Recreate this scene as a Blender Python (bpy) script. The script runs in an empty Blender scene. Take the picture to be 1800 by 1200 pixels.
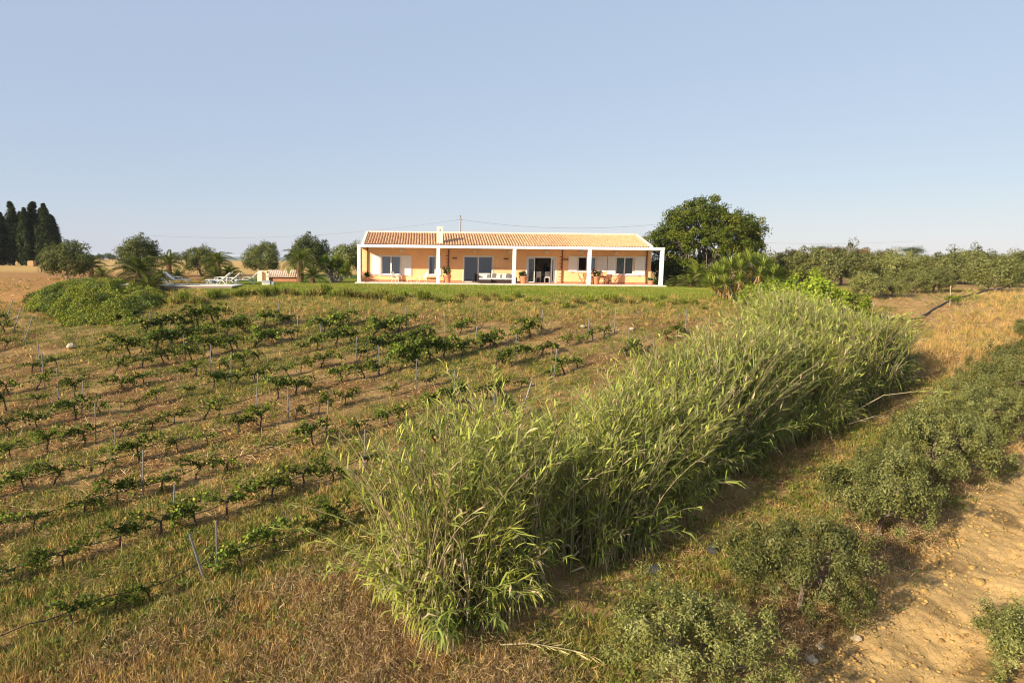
import bpy, math, random
import numpy as np
from mathutils import Matrix, Vector
R = math.radians
sc = bpy.context.scene
col = sc.collection

# ------------------------------------------------------------------ camera
CAMZ = 10.5
PITCH = math.atan(146.5 / 1200)
ROLL = R(0.62)
cam = bpy.data.cameras.new('camera'); camo = bpy.data.objects.new('camera', cam); col.objects.link(camo)
cam.sensor_width = 36; cam.lens = 24.0
cam.shift_x = 157 / 1800
cam.clip_start = 0.1; cam.clip_end = 30000
camo.matrix_world = Matrix.Translation((0, 0, CAMZ)) @ Matrix.Rotation(R(90) - PITCH, 4, 'X') @ Matrix.Rotation(ROLL, 4, 'Z')
sc.camera = camo

# ------------------------------------------------------------------ sky and sun
TO_SUN = Vector((-3.9, -3.0, 1.88)).normalized()
EL = math.asin(TO_SUN.z)
AZ = math.atan2(TO_SUN.x, TO_SUN.y)            # clockwise from +Y
w = bpy.data.worlds.new('World'); sc.world = w; w.use_nodes = True
nt = w.node_tree
sky = nt.nodes.new('ShaderNodeTexSky'); sky.sky_type = 'NISHITA'; sky.sun_disc = False
sky.sun_elevation = EL; sky.sun_rotation = AZ
sky.altitude = 100; sky.air_density = 1.0; sky.dust_density = 0.3; sky.ozone_density = 1.5
bg = nt.nodes['Background']; bg.inputs['Strength'].default_value = 0.10
# an even summer haze over the whole sky: the clear-sky colour thinned, plus one pale tone everywhere
thin = nt.nodes.new('ShaderNodeMix'); thin.data_type = 'RGBA'; thin.blend_type = 'MULTIPLY'; thin.inputs[0].default_value = 1.0
thin.inputs[7].default_value = (.29, .24, .18, 1)
veil = nt.nodes.new('ShaderNodeMix'); veil.data_type = 'RGBA'; veil.blend_type = 'ADD'; veil.inputs[0].default_value = 1.0
veil.inputs[7].default_value = (2.30, 2.82, 3.86, 1)
nt.links.new(sky.outputs[0], thin.inputs[6]); nt.links.new(thin.outputs[2], veil.inputs[6]); nt.links.new(veil.outputs[2], bg.inputs[0])
sun = bpy.data.lights.new('sun', 'SUN'); sun.energy = 5.0; sun.angle = R(0.6); sun.color = (1.0, 0.875, 0.69)
suno = bpy.data.objects.new('sun', sun); col.objects.link(suno)
suno.rotation_euler = (-TO_SUN).to_track_quat('-Z', 'Y').to_euler()
sc.view_settings.view_transform = 'Standard'; sc.view_settings.look = 'None'
sc.view_settings.exposure = 0.7; sc.view_settings.gamma = 1.0
sc.render.engine = 'CYCLES'
sc.cycles.use_denoising = True; sc.cycles.filter_width = 1.1
sc.cycles.max_bounces = 7; sc.cycles.diffuse_bounces = 4; sc.cycles.transparent_max_bounces = 6
sc.cycles.glossy_bounces = 3; sc.cycles.transmission_bounces = 4; sc.cycles.caustics_reflective = False; sc.cycles.caustics_refractive = False

# ------------------------------------------------------------------ helpers
def lin(r, g, b):
    f = lambda c: (c / 255 / 12.92) if c / 255 <= .04045 else ((c / 255 + .055) / 1.055) ** 2.4
    return (f(r), f(g), f(b))

def hashn(ix, iy, seed):
    h = (ix.astype(np.int64) * 374761393 + iy.astype(np.int64) * 668265263 + seed * 974634777) & 0x7fffffff
    h = ((h ^ (h >> 13)) * 1274126177) & 0x7fffffff
    h = h ^ (h >> 16)
    return (h & 0xffff) / 65535.0
def vnoise(x, y, seed=0):
    x = np.asarray(x, float); y = np.asarray(y, float)
    ix = np.floor(x); iy = np.floor(y); fx = x - ix; fy = y - iy
    fx = fx * fx * (3 - 2 * fx); fy = fy * fy * (3 - 2 * fy)
    a = hashn(ix, iy, seed); b = hashn(ix + 1, iy, seed); c = hashn(ix, iy + 1, seed); d = hashn(ix + 1, iy + 1, seed)
    return (a * (1 - fx) + b * fx) * (1 - fy) + (c * (1 - fx) + d * fx) * fy
def fbm(x, y, sc_=1.0, oct=4, seed=0):
    o = 0; amp = .5; s = sc_; tot = 0
    for k in range(oct):
        o = o + amp * vnoise(x * s, y * s, seed + k * 17); tot += amp; amp *= .5; s *= 2.03
    return o / tot
def sstep(a, b, x):
    t = np.clip((np.asarray(x, float) - a) / (b - a), 0, 1); return t * t * (3 - 2 * t)

# the slope's own axes: u runs along the vine rows, v across them
A0 = R(50.5); DU = np.array([math.sin(A0), math.cos(A0)]); DV = np.array([-DU[1], DU[0]])
def to_uv(x, y): return x * DU[0] + y * DU[1], x * DV[0] + y * DV[1]
def to_xy(u, v): return u * DU[0] + v * DV[0], u * DU[1] + v * DV[1]

YS = [-60, -20, 0, 13, 20, 30, 36, 42, 46, 49, 53, 60, 75, 140, 260, 400, 800, 4000, 14000]
ZS = [-8.3, -2.76, .05, 1.8, 2.76, 4.15, 5.0, 6.2, 7.3, 7.95, 8.15, 8.25, 8.25, 8.25, 8.1, 7.0, 6.0, 5, 4]
def H(x, y):
    x = np.asarray(x, float); y = np.asarray(y, float)
    o = 0
    for d in (-2.4, -1.2, 0, 1.2, 2.4): o = o + np.interp(y + d, YS, ZS) / 5
    u, v = to_uv(x, y)
    near = sstep(52, 44, y)
    rough = near + .6 * sstep(-22, -28, x) + .6 * sstep(26, 32, x)
    o = o + np.clip(rough, 0, 1) * ((fbm(x, y, .35, 3, 5) - .5) * .30 + (fbm(x, y, 1.3, 3, 9) - .5) * .16 + np.where(y < 60, (fbm(x, y, 3.1, 2, 29) - .5) * .09, 0))
    o = o + np.exp(-((v - 8.8) / 2.2) ** 2 - ((u - 50) / 9) ** 2) * .75          # dry grass bank on the right
    o = o - .40 * np.exp(-((x + 20.3) / 2.6) ** 2 - ((y - 49.9) / 1.5) ** 2)
    o = o - np.exp(-((v - 9.9) / .45) ** 2) * .10 * near                        # worn foot of the reeds
    o = o - np.exp(-((v - 3.6) / .5) ** 2) * .07 * near - np.exp(-((v - 1.4) / .5) ** 2) * .07 * near
    return o

class MB:
    """collects shapes, then links them as one mesh object"""
    def __init__(s): s.v = []; s.f = []; s.n = 0
    def add(s, V, F):
        V = np.asarray(V, float); s.v.append(V)
        s.f += [tuple(i + s.n for i in f) for f in F]; s.n += len(V)
    def box(s, x0, x1, y0, y1, z0, z1, bev=0):
        if bev > 0:
            b = min(bev, (x1 - x0) / 3, (y1 - y0) / 3, (z1 - z0) / 3)
            P = [(x0 + b, y0 + b), (x1 - b, y0 + b), (x1 - b, y1 - b), (x0 + b, y1 - b)]
            Q = [(x0, y0), (x1, y0), (x1, y1), (x0, y1)]
            V = [(a, c, z0) for a, c in P] + [(a, c, z0 + b) for a, c in Q] + [(a, c, z1 - b) for a, c in Q] + [(a, c, z1) for a, c in P]
            Fs = [(3, 2, 1, 0), (12, 13, 14, 15)]
            for k in range(3):
                for i in range(4):
                    j = (i + 1) % 4; Fs.append((k * 4 + i, k * 4 + j, k * 4 + 4 + j, k * 4 + 4 + i))
            s.add(V, Fs); return s
        V = [(x, y, z) for z in (z0, z1) for y in (y0, y1) for x in (x0, x1)]
        s.add(V, [(0, 2, 3, 1), (4, 5, 7, 6), (0, 1, 5, 4), (2, 6, 7, 3), (0, 4, 6, 2), (1, 3, 7, 5)]); return s
    def obox(s, c, ax, ay, az):
        c, ax, ay, az = (np.asarray(q, float) for q in (c, ax, ay, az))
        V = [c + i * ax + j * ay + k * az for k in (-1, 1) for j in (-1, 1) for i in (-1, 1)]
        s.add(V, [(0, 2, 3, 1), (4, 5, 7, 6), (0, 1, 5, 4), (2, 6, 7, 3), (0, 4, 6, 2), (1, 3, 7, 5)]); return s
    def tube(s, pts, rad, n=6, cap=True):
        pts = np.asarray(pts, float); m = len(pts)
        rad = np.broadcast_to(np.asarray(rad, float), (m,))
        T = np.gradient(pts, axis=0); T /= np.linalg.norm(T, axis=1)[:, None] + 1e-9
        ref = np.array([0, 0, 1.]) if abs(T[0][2]) < .9 else np.array([1., 0, 0])
        V = []
        for i in range(m):
            a = np.cross(T[i], ref); a /= np.linalg.norm(a) + 1e-9; b = np.cross(T[i], a)
            for k in range(n):
                t = 2 * math.pi * k / n; V.append(pts[i] + rad[i] * (math.cos(t) * a + math.sin(t) * b))
        Fs = []
        for i in range(m - 1):
            for k in range(n):
                j = (k + 1) % n; Fs.append((i * n + k, i * n + j, (i + 1) * n + j, (i + 1) * n + k))
        if cap: Fs += [tuple(range(n - 1, -1, -1)), tuple((m - 1) * n + k for k in range(n))]
        s.add(V, Fs); return s
    def lathe(s, prof, n=16, c=(0, 0, 0)):
        V = [(c[0] + r * math.cos(2 * math.pi * k / n), c[1] + r * math.sin(2 * math.pi * k / n), c[2] + z) for r, z in prof for k in range(n)]
        Fs = []
        for i in range(len(prof) - 1):
            for k in range(n):
                j = (k + 1) % n; Fs.append((i * n + k, i * n + j, (i + 1) * n + j, (i + 1) * n + k))
        Fs.append(tuple((len(prof) - 1) * n + k for k in range(n)))
        s.add(V, Fs); return s
    def mesh(s, name, smooth=False):
        me = bpy.data.meshes.new(name)
        me.from_pydata(np.concatenate(s.v).tolist(), [], s.f); me.update()
        if smooth: me.polygons.foreach_set('use_smooth', [True] * len(me.polygons))
        return me
    def build(s, name, mat, parent=None, smooth=False):
        me = s.mesh(name, smooth); return link(name, me, mat, parent)

def link(name, me, mat=None, parent=None):
    o = bpy.data.objects.new(name, me); col.objects.link(o)
    if mat is not None and len(me.materials) == 0: me.materials.append(mat)
    if parent is not None: o.parent = parent
    return o
def empty(name, loc=(0, 0, 0), rz=0, scale=1):
    o = bpy.data.objects.new(name, None); col.objects.link(o); o.empty_display_size = .2
    o.location = loc; o.rotation_euler = (0, 0, rz)
    o.scale = (scale,) * 3 if np.isscalar(scale) else scale
    return o
def tag(o, label=None, cat=None, group=None, kind=None):
    if label: o['label'] = label
    if cat: o['category'] = cat
    if group: o['group'] = group
    if kind: o['kind'] = kind
    return o
ORD = ['first', 'second', 'third', 'fourth', 'fifth', 'sixth', 'seventh', 'eighth', 'ninth', 'tenth', 'eleventh', 'twelfth', 'thirteenth',
       'fourteenth', 'fifteenth', 'sixteenth', 'seventeenth', 'eighteenth', 'nineteenth', 'twentieth'] + \
      ['twenty-' + q for q in ('first', 'second', 'third', 'fourth', 'fifth', 'sixth', 'seventh', 'eighth', 'ninth')] + ['thirtieth'] + \
      ['thirty-' + q for q in ('first', 'second', 'third', 'fourth', 'fifth', 'sixth', 'seventh', 'eighth', 'ninth')]

def np_mesh(name, V, faces, cols=None, mat=None, smooth=False):
    """V (n,3); faces list of int arrays (k,m); cols (n,3) linear colour per vertex"""
    me = bpy.data.meshes.new(name)
    me.vertices.add(len(V)); me.vertices.foreach_set('co', np.ascontiguousarray(V, dtype=np.float32).ravel())
    idx = np.concatenate([f.ravel() for f in faces]).astype(np.int32)
    tot = np.concatenate([np.full(len(f), f.shape[1]) for f in faces])
    start = np.concatenate([[0], np.cumsum(tot)[:-1]]).astype(np.int32)
    me.loops.add(len(idx)); me.loops.foreach_set('vertex_index', idx)
    me.polygons.add(len(tot)); me.polygons.foreach_set('loop_start', start)
    if smooth: me.polygons.foreach_set('use_smooth', np.ones(len(tot), bool))
    me.update(calc_edges=True)
    if cols is not None:
        a = me.color_attributes.new('Col', 'FLOAT_COLOR', 'POINT')
        c4 = np.ones((len(V), 4), np.float32); c4[:, :3] = cols
        a.data.foreach_set('color', c4.ravel())
    if mat: me.materials.append(mat)
    return me

# ------------------------------------------------------------------ materials
MATS = {}
def mat_new(name):
    m = bpy.data.materials.new(name); m.use_nodes = True; MATS[name] = m
    return m, m.node_tree, m.node_tree.nodes['Principled BSDF']
def noise_node(nt, scale, detail=4, rough=.6, coord='Object'):
    tc = nt.nodes.new('ShaderNodeTexCoord'); n = nt.nodes.new('ShaderNodeTexNoise')
    n.inputs['Scale'].default_value = scale; n.inputs['Detail'].default_value = detail; n.inputs['Roughness'].default_value = rough
    nt.links.new(tc.outputs[coord], n.inputs['Vector']); return n
def ramp(nt, src, stops):
    r = nt.nodes.new('ShaderNodeValToRGB')
    while len(r.color_ramp.elements) < len(stops): r.color_ramp.elements.new(.5)
    for e, (p, c) in zip(r.color_ramp.elements, stops): e.position = p; e.color = (*c, 1) if len(c) == 3 else c
    nt.links.new(src, r.inputs[0]); return r
def plain(name, c, rough=.7, var=.12, nscale=3.0, bump=0.0, bscale=40, metal=0, spec=.4, coord='Object'):
    m, nt, b = mat_new(name)
    n = noise_node(nt, nscale, 5, .65, coord)
    lo = tuple(x * (1 - var) for x in c); hi = tuple(min(1, x * (1 + var)) for x in c)
    r = ramp(nt, n.outputs[0], [(.3, lo), (.7, hi)])
    nt.links.new(r.outputs[0], b.inputs['Base Color'])
    b.inputs['Roughness'].default_value = rough; b.inputs['Metallic'].default_value = metal
    b.inputs['Specular IOR Level'].default_value = spec
    if bump:
        n2 = noise_node(nt, bscale, 3, .6, coord); bp = nt.nodes.new('ShaderNodeBump'); bp.inputs['Strength'].default_value = bump
        bp.inputs['Distance'].default_value = .02
        nt.links.new(n2.outputs[0], bp.inputs['Height']); nt.links.new(bp.outputs[0], b.inputs['Normal'])
    return m
def leafmat(name, trans=.3, rough=.55, spec=.35, objvar=.28, gain=1.0):
    m, nt, b = mat_new(name)
    at = nt.nodes.new('ShaderNodeAttribute'); at.attribute_name = 'Col'
    oi = nt.nodes.new('ShaderNodeObjectInfo')
    hs = nt.nodes.new('ShaderNodeHueSaturation')
    mr = nt.nodes.new('ShaderNodeMapRange'); mr.inputs['To Min'].default_value = gain * (1 - objvar); mr.inputs['To Max'].default_value = gain * (1 + objvar)
    nt.links.new(oi.outputs['Random'], mr.inputs['Value']); nt.links.new(mr.outputs[0], hs.inputs['Value'])
    nt.links.new(at.outputs['Color'], hs.inputs['Color'])
    nt.links.new(hs.outputs[0], b.inputs['Base Color'])
    b.inputs['Roughness'].default_value = rough; b.inputs['Specular IOR Level'].default_value = spec
    if trans > 0:
        tr = nt.nodes.new('ShaderNodeBsdfTranslucent'); mx = nt.nodes.new('ShaderNodeMixShader'); mx.inputs[0].default_value = trans
        nt.links.new(hs.outputs[0], tr.inputs[0]); nt.links.new(b.outputs[0], mx.inputs[1]); nt.links.new(tr.outputs[0], mx.inputs[2])
        nt.links.new(mx.outputs[0], nt.nodes['Material Output'].inputs[0])
    return m

M_leaf = leafmat('foliage', .30, .6, .15)
M_grass = leafmat('grass_blades', .25, .7, .2, 0)
M_reed = leafmat('reed_blades', .28, .6, .15, 0)
M_bark = plain('bark', (.16, .115, .075), .9, .35, 9, .6, 30)
M_barkgrey = plain('bark_grey', (.26, .21, .16), .9, .3, 7, .6, 30)
M_vinewood = plain('vine_wood', (.085, .055, .035), .95, .35, 20, .6, 60)
M_white = plain('white_paint', (.76, .74, .70), .55, .03, 2.0)
M_shutter = plain('shutter_paint', (.80, .77, .71), .5, .03, 2.0)
M_wall = plain('peach_render', (.92, .525, .25), .9, .07, 1.1, .15, 60)
M_wallin = plain('inner_plaster', (.55, .50, .44), .9, .05)
M_skirt = plain('terracotta_skirting', (.45, .18, .09), .8, .3, 6)
M_floor = plain('terracotta_paving', (.74, .50, .36), .8, .2, 4)
M_tile = None
M_verge = plain('cream_verge', (.74, .62, .48), .8, .08, 3)
M_rafter = plain('pale_timber', (.80, .71, .58), .8, .15, 5)
M_copper = plain('copper_pipe', (.20, .075, .035), .55, .3, 10, metal=.4)
M_brick = plain('red_brick', (.36, .13, .07), .9, .3, 12)
M_lamp = plain('rust_iron', (.07, .025, .018), .7, .2, 8)
M_terra = plain('terracotta_pot', (.62, .25, .115), .8, .15, 6)
M_soil = plain('potting_soil', (.05, .035, .025), 1, .3, 20)
M_wicker = plain('brown_wicker', (.035, .022, .018), .7, .4, 60, .5, 90)
M_cush = plain('cream_cushion', (.72, .66, .60), .95, .05, 5, .2, 60)
M_cushgrey = plain('grey_cushion', (.20, .18, .175), .95, .1, 5, .2, 60)
M_wire = plain('white_metal', (.80, .76, .68), .45, .04, 5)
M_mesh = plain('white_textile', (.72, .70, .66), .8, .05, 30)
M_wood = plain('red_teak', (.34, .125, .06), .65, .3, 14)
M_dark = plain('dark_cloth', (.012, .012, .014), .9, .2, 6)
M_skin = plain('skin', (.42, .24, .16), .6, .05, 6)
M_curtain = plain('curtain', (.72, .72, .70), .95, .05, 10)
M_concrete = plain('pole_concrete', (.36, .33, .30), .9, .15, 4)
M_cable = plain('cable_black', (.025, .025, .028), .6, .1)
M_hose = plain('hose_black', (.018, .016, .015), .5, .3, 5)
M_post = plain('galvanised_post', (.20, .195, .19), .6, .25, 8, metal=.3)
M_coping = plain('pale_coping', (.70, .62, .52), .8, .08, 4)
M_poolwall = plain('pinkish_mosaic', (.33, .22, .18), .7, .15, 20, .3, 60)
M_stone = plain('pale_stone', (.46, .36, .23), .9, .2, 6, .5, 30)
M_cube = plain('cream_stone', (.58, .52, .40), .9, .1, 6)
M_cubetop = plain('grey_slate', (.30, .32, .31), .8, .15, 6)
M_bag = plain('grey_lump', (.05, .048, .05), 1, .4, 14, .5, 30)
M_straw = plain('straw_bale', (.42, .27, .12), .95, .2, 12, .6, 60)
M_water = plain('pool_water', (.08, .28, .34), .05, .1, 3, .1, 12, spec=.6)

def make_glass():
    m, nt, b = mat_new('window_glass')
    out = nt.nodes['Material Output']
    tr = nt.nodes.new('ShaderNodeBsdfTransparent'); tr.inputs[0].default_value = (.80, .83, .84, 1)
    gl = nt.nodes.new('ShaderNodeBsdfGlossy'); gl.inputs['Roughness'].default_value = .03; gl.inputs[0].default_value = (.9, .95, 1, 1)
    fr = nt.nodes.new('ShaderNodeFresnel'); fr.inputs[0].default_value = 1.65
    mx = nt.nodes.new('ShaderNodeMixShader')
    nt.links.new(fr.outputs[0], mx.inputs[0]); nt.links.new(tr.outputs[0], mx.inputs[1]); nt.links.new(gl.outputs[0], mx.inputs[2])
    nt.links.new(mx.outputs[0], out.inputs[0]); return m
M_glass = make_glass()
def make_tile():
    m, nt, b = mat_new('clay_roof_tile')
    at = nt.nodes.new('ShaderNodeAttribute'); at.attribute_name = 'Col'
    n = noise_node(nt, 5, 4, .7); mx = nt.nodes.new('ShaderNodeMix'); mx.data_type = 'RGBA'; mx.blend_type = 'MULTIPLY'; mx.inputs[0].default_value = .6
    r = ramp(nt, n.outputs[0], [(.3, (.62, .60, .58)), (.75, (1.15, 1.1, 1.05))])
    nt.links.new(at.outputs['Color'], mx.inputs[6]); nt.links.new(r.outputs[0], mx.inputs[7]); nt.links.new(mx.outputs[2], b.inputs['Base Color'])
    b.inputs['Roughness'].default_value = .85; return m
M_tile = make_tile()

def make_ground(name, fine=1.0, soil=False):
    m, nt, b = mat_new(name)
    at = nt.nodes.new('ShaderNodeAttribute'); at.attribute_name = 'Col'
    n1 = noise_node(nt, 2.2, 6, .7); n2 = noise_node(nt, 26, 4, .7)
    r1 = ramp(nt, n1.outputs[0], [(.28, (.62, .60, .58)), (.5, (1, 1, 1)), (.72, (1.3, 1.25, 1.18))])
    r2 = ramp(nt, n2.outputs[0], [(.30, (.55, .53, .50)), (.5, (1, 1, 1)), (.72, (1.35, 1.3, 1.2))])
    a = nt.nodes.new('ShaderNodeMix'); a.data_type = 'RGBA'; a.blend_type = 'MULTIPLY'; a.inputs[0].default_value = .8
    c = nt.nodes.new('ShaderNodeMix'); c.data_type = 'RGBA'; c.blend_type = 'MULTIPLY'; c.inputs[0].default_value = .8
    nt.links.new(at.outputs['Color'], a.inputs[6]); nt.links.new(r1.outputs[0], a.inputs[7])
    nt.links.new(a.outputs[2], c.inputs[6]); nt.links.new(r2.outputs[0], c.inputs[7])
    nt.links.new(c.outputs[2], b.inputs['Base Color']); b.inputs['Roughness'].default_value = 1; b.inputs['Specular IOR Level'].default_value = .1
    n3 = noise_node(nt, 9, 8, .75)
    bp = nt.nodes.new('ShaderNodeBump'); bp.inputs['Strength'].default_value = .8; bp.inputs['Distance'].default_value = .12
    nt.links.new(n3.outputs[0], bp.inputs['Height']); nt.links.new(bp.outputs[0], b.inputs['Normal'])
    return m
M_ground = make_ground('earth_and_turf')

def make_track():
    m, nt, b = mat_new('cracked_track_soil')
    at = nt.nodes.new('ShaderNodeAttribute'); at.attribute_name = 'Col'
    n2 = noise_node(nt, 22, 5, .75); r2 = ramp(nt, n2.outputs[0], [(.30, (.72, .70, .66)), (.5, (1, 1, 1)), (.72, (1.15, 1.13, 1.1))])
    c = nt.nodes.new('ShaderNodeMix'); c.data_type = 'RGBA'; c.blend_type = 'MULTIPLY'; c.inputs[0].default_value = .8
    nt.links.new(at.outputs['Color'], c.inputs[6]); nt.links.new(r2.outputs[0], c.inputs[7]); nt.links.new(c.outputs[2], b.inputs['Base Color'])
    b.inputs['Roughness'].default_value = 1; b.inputs['Specular IOR Level'].default_value = .1
    tc = nt.nodes.new('ShaderNodeTexCoord'); wv = noise_node(nt, 5, 3, .6); mxv = nt.nodes.new('ShaderNodeMix'); mxv.data_type = 'RGBA'; mxv.inputs[0].default_value = .22
    nt.links.new(tc.outputs['Object'], mxv.inputs[6]); nt.links.new(wv.outputs[1], mxv.inputs[7])
    vo = nt.nodes.new('ShaderNodeTexVoronoi'); vo.feature = 'DISTANCE_TO_EDGE'; vo.inputs['Scale'].default_value = 6.5; nt.links.new(mxv.outputs[2], vo.inputs['Vector'])
    cr = ramp(nt, vo.outputs[0], [(0, (0, 0, 0)), (.06, (1, 1, 1))])
    n3 = noise_node(nt, 34, 4, .7); ad = nt.nodes.new('ShaderNodeMix'); ad.data_type = 'RGBA'; ad.inputs[0].default_value = .45
    nt.links.new(cr.outputs[0], ad.inputs[6]); nt.links.new(n3.outputs[0], ad.inputs[7])
    bp = nt.nodes.new('ShaderNodeBump'); bp.inputs['Strength'].default_value = .7; bp.inputs['Distance'].default_value = .04
    nt.links.new(ad.outputs[2], bp.inputs['Height']); nt.links.new(bp.outputs[0], b.inputs['Normal'])
    return m
M_track = make_track()

# ------------------------------------------------------------------ ground
STRAW = np.array(lin(176, 142, 94)); SOIL = np.array(lin(118, 86, 54)); GREEN = np.array(lin(100, 100, 50)); LAWN = np.array(lin(108, 124, 40))
SAND = np.array(lin(198, 163, 108)); BROWN = np.array(lin(136, 104, 66)); GOLD = np.array(lin(208, 170, 104)); TILL = np.array(lin(176, 130, 80))
DRYG = np.array(lin(134, 124, 66))
def zones(x, y):
    """weights of what grows or lies where: straw, green, lawn, track, scrub, field"""
    u, v = to_uv(x, y)
    n1 = fbm(x, y, .22, 4, 21); n2 = fbm(x, y, .6, 4, 33); n3 = fbm(x, y, .09, 3, 44)
    Z = {}
    lawn = sstep(47.6, 50.0, y + (n2 - .5) * 3) * sstep(-20, -16, x + (n2 - .5) * 2) * sstep(31, 26, x + (n2 - .5) * 3) * sstep(100, 80, y)
    Z['lawn'] = lawn
    Z['track'] = sstep(5.6, 4.7, v + (n2 - .5) * 1.4) * sstep(-1.8, -.9, v + (n2 - .5)) * sstep(48, 38, u)
    Z['under'] = sstep(4.9, 5.5, v) * sstep(7.4, 6.4, v) * sstep(46, 40, u)
    vine = sstep(13.5, 14.5, v) * sstep(44.5, 41, y - .14 * np.maximum(0, -x)) * sstep(60, 52, v)
    Z['vine'] = vine
    Z['scrub'] = sstep(16.0, 14.6, v + (n2 - .5) * 2.5) * sstep(10.6, 9.2, u + (n1 - .5) * 3) * sstep(7.5, 9, v)
    Z['soilpatch'] = sstep(.45, .6, n1) * np.exp(-((y - 43.6) / 1.3) ** 2) * sstep(-8, -4, x) * sstep(18, 14, x)
    Z['till'] = sstep(-21, -24, x + (n2 - .5) * 3) * sstep(42.5, 45, y + (n1 - .5) * 4 + (x + 24) * .12)
    Z['right'] = sstep(23, 27, x) * sstep(42, 45, y)
    Z['bank'] = sstep(39, 43, u) * sstep(6, 8, v) * sstep(14, 11.5, v) * sstep(60, 54, y)
    Z['green'] = sstep(.50, .62, n1 * .65 + n2 * .35) 
    Z['n1'] = n1; Z['n2'] = n2; Z['n3'] = n3; Z['u'] = u; Z['v'] = v
    return Z
def ground_col(x, y):
    Z = zones(x, y); n1, n2 = Z['n1'], Z['n2']
    c = STRAW[None] * .82 + 0 * x[:, None]
    mix = lambda c, k, w: c * (1 - w[:, None]) + k[None] * w[:, None]
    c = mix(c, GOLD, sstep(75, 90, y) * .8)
    c = mix(c, SOIL, sstep(.36, .58, n2) * .85 * (y < 60))
    c = mix(c, GREEN, Z['green'] * .7 * (y < 60))
    c = mix(c, GREEN, Z['vine'] * .5 * sstep(.3, .5, n1) * (.5 + .5 * np.cos((Z['v'] - 16.35) / 2.72 * 2 * math.pi + 2.6)))
    # ground under the vine rows alternates: greener lane beside the rows
    c = mix(c, DRYG, sstep(44, 46, y) * sstep(50, 48, y) * sstep(-24, -18, x) * sstep(30, 26, x) * .9)
    c = mix(c, BROWN, Z['scrub'] * .8)
    c = mix(c, BROWN, Z['under'] * .85)
    c = mix(c, SAND, Z['track'])
    c = mix(c, TILL, Z['till'] * sstep(100, 70, y) * .9)
    c = mix(c, SOIL, Z['soilpatch'] * .9)
    c = mix(c, STRAW, np.clip(Z['right'], 0, 1) * .6)
    c = mix(c, GREEN, Z['right'] * Z['green'] * .5)
    c = mix(c, LAWN, Z['lawn'])
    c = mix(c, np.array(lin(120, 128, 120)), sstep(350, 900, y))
    return c
def grid_axis(lo, hi, step, far_lo, far_hi, k=1.16):
    a = list(np.arange(lo, hi + 1e-6, step)); s = step
    while a[-1] < far_hi: s *= k; a.append(a[-1] + s)
    s = step
    while a[0] > far_lo: s *= k; a.insert(0, a[0] - s)
    return np.array(a)
gx = grid_axis(-32, 44, .23, -14000, 14000, 1.14); gy = grid_axis(10, 52, .20, -60, 16000, 1.14)
XX, YY = np.meshgrid(gx, gy); xs, ys = XX.ravel(), YY.ravel()
V = np.stack([xs, ys, H(xs, ys)], 1)
nx, ny = len(gx), len(gy)
ii = (np.arange(ny - 1)[:, None] * nx + np.arange(nx - 1)[None]).ravel()
Fq = np.stack([ii, ii + 1, ii + nx + 1, ii + nx], 1)
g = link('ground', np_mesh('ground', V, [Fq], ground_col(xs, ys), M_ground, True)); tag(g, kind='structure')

# the dirt track: its own rough sheet of cracked clods
def dirt_track():
    us = np.arange(9, 44, .075); vs = np.arange(-2.2, 6.0, .07)
    U, W = np.meshgrid(us, vs); U = U.ravel(); W = W.ravel(); x, y = to_xy(U, W)
    edge = sstep(5.7, 4.7, W + (fbm(x, y, .6, 3, 61) - .5) * 1.6) * sstep(-2.0, -1.0, W) * sstep(9, 10, U) * sstep(44, 40, U)
    n = fbm(x, y, 1.5, 4, 71); f = fbm(x, y, 6, 3, 81); rid = 1 - np.abs(2 * fbm(x, y, 2.6, 3, 91) - 1)
    rut = np.exp(-((W - 3.4) / .38) ** 2) + np.exp(-((W - 1.5) / .38) ** 2)
    cl = (n - .5) * .022 + (f - .5) * .035 - .05 * np.clip(rut, 0, 1) * (1 - .65 * np.clip(rut, 0, 1)) - sstep(.90, .97, rid) * .025 * (1 - .5 * rut)
    cl = cl + np.clip(rut, 0, 1) * .006 * np.sin((U + np.abs(W - 2.45) * .5) * 2 * math.pi / .24) * sstep(.4, .6, fbm(x, y, .5, 2, 7))
    z = H(x, y) + .04 + cl - (1 - edge) * .22
    c = SAND[None] * (0.82 + .20 * np.clip(rut, 0, 1) + .30 * (f - .5) + .25 * (n - .5) - .35 * sstep(.52, .66, fbm(x, y, .9, 4, 111)))[:, None] * np.array([1, .985, .96])[None]
    nu, nv = len(us), len(vs)
    i = (np.arange(nv - 1)[:, None] * nu + np.arange(nu - 1)[None]).ravel()
    o = link('dirt_track', np_mesh('dirt_track', np.stack([x, y, z], 1), [np.stack([i, i + 1, i + nu + 1, i + nu], 1)], c, M_track, False))
    tag(o, kind='structure')
dirt_track()

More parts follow.
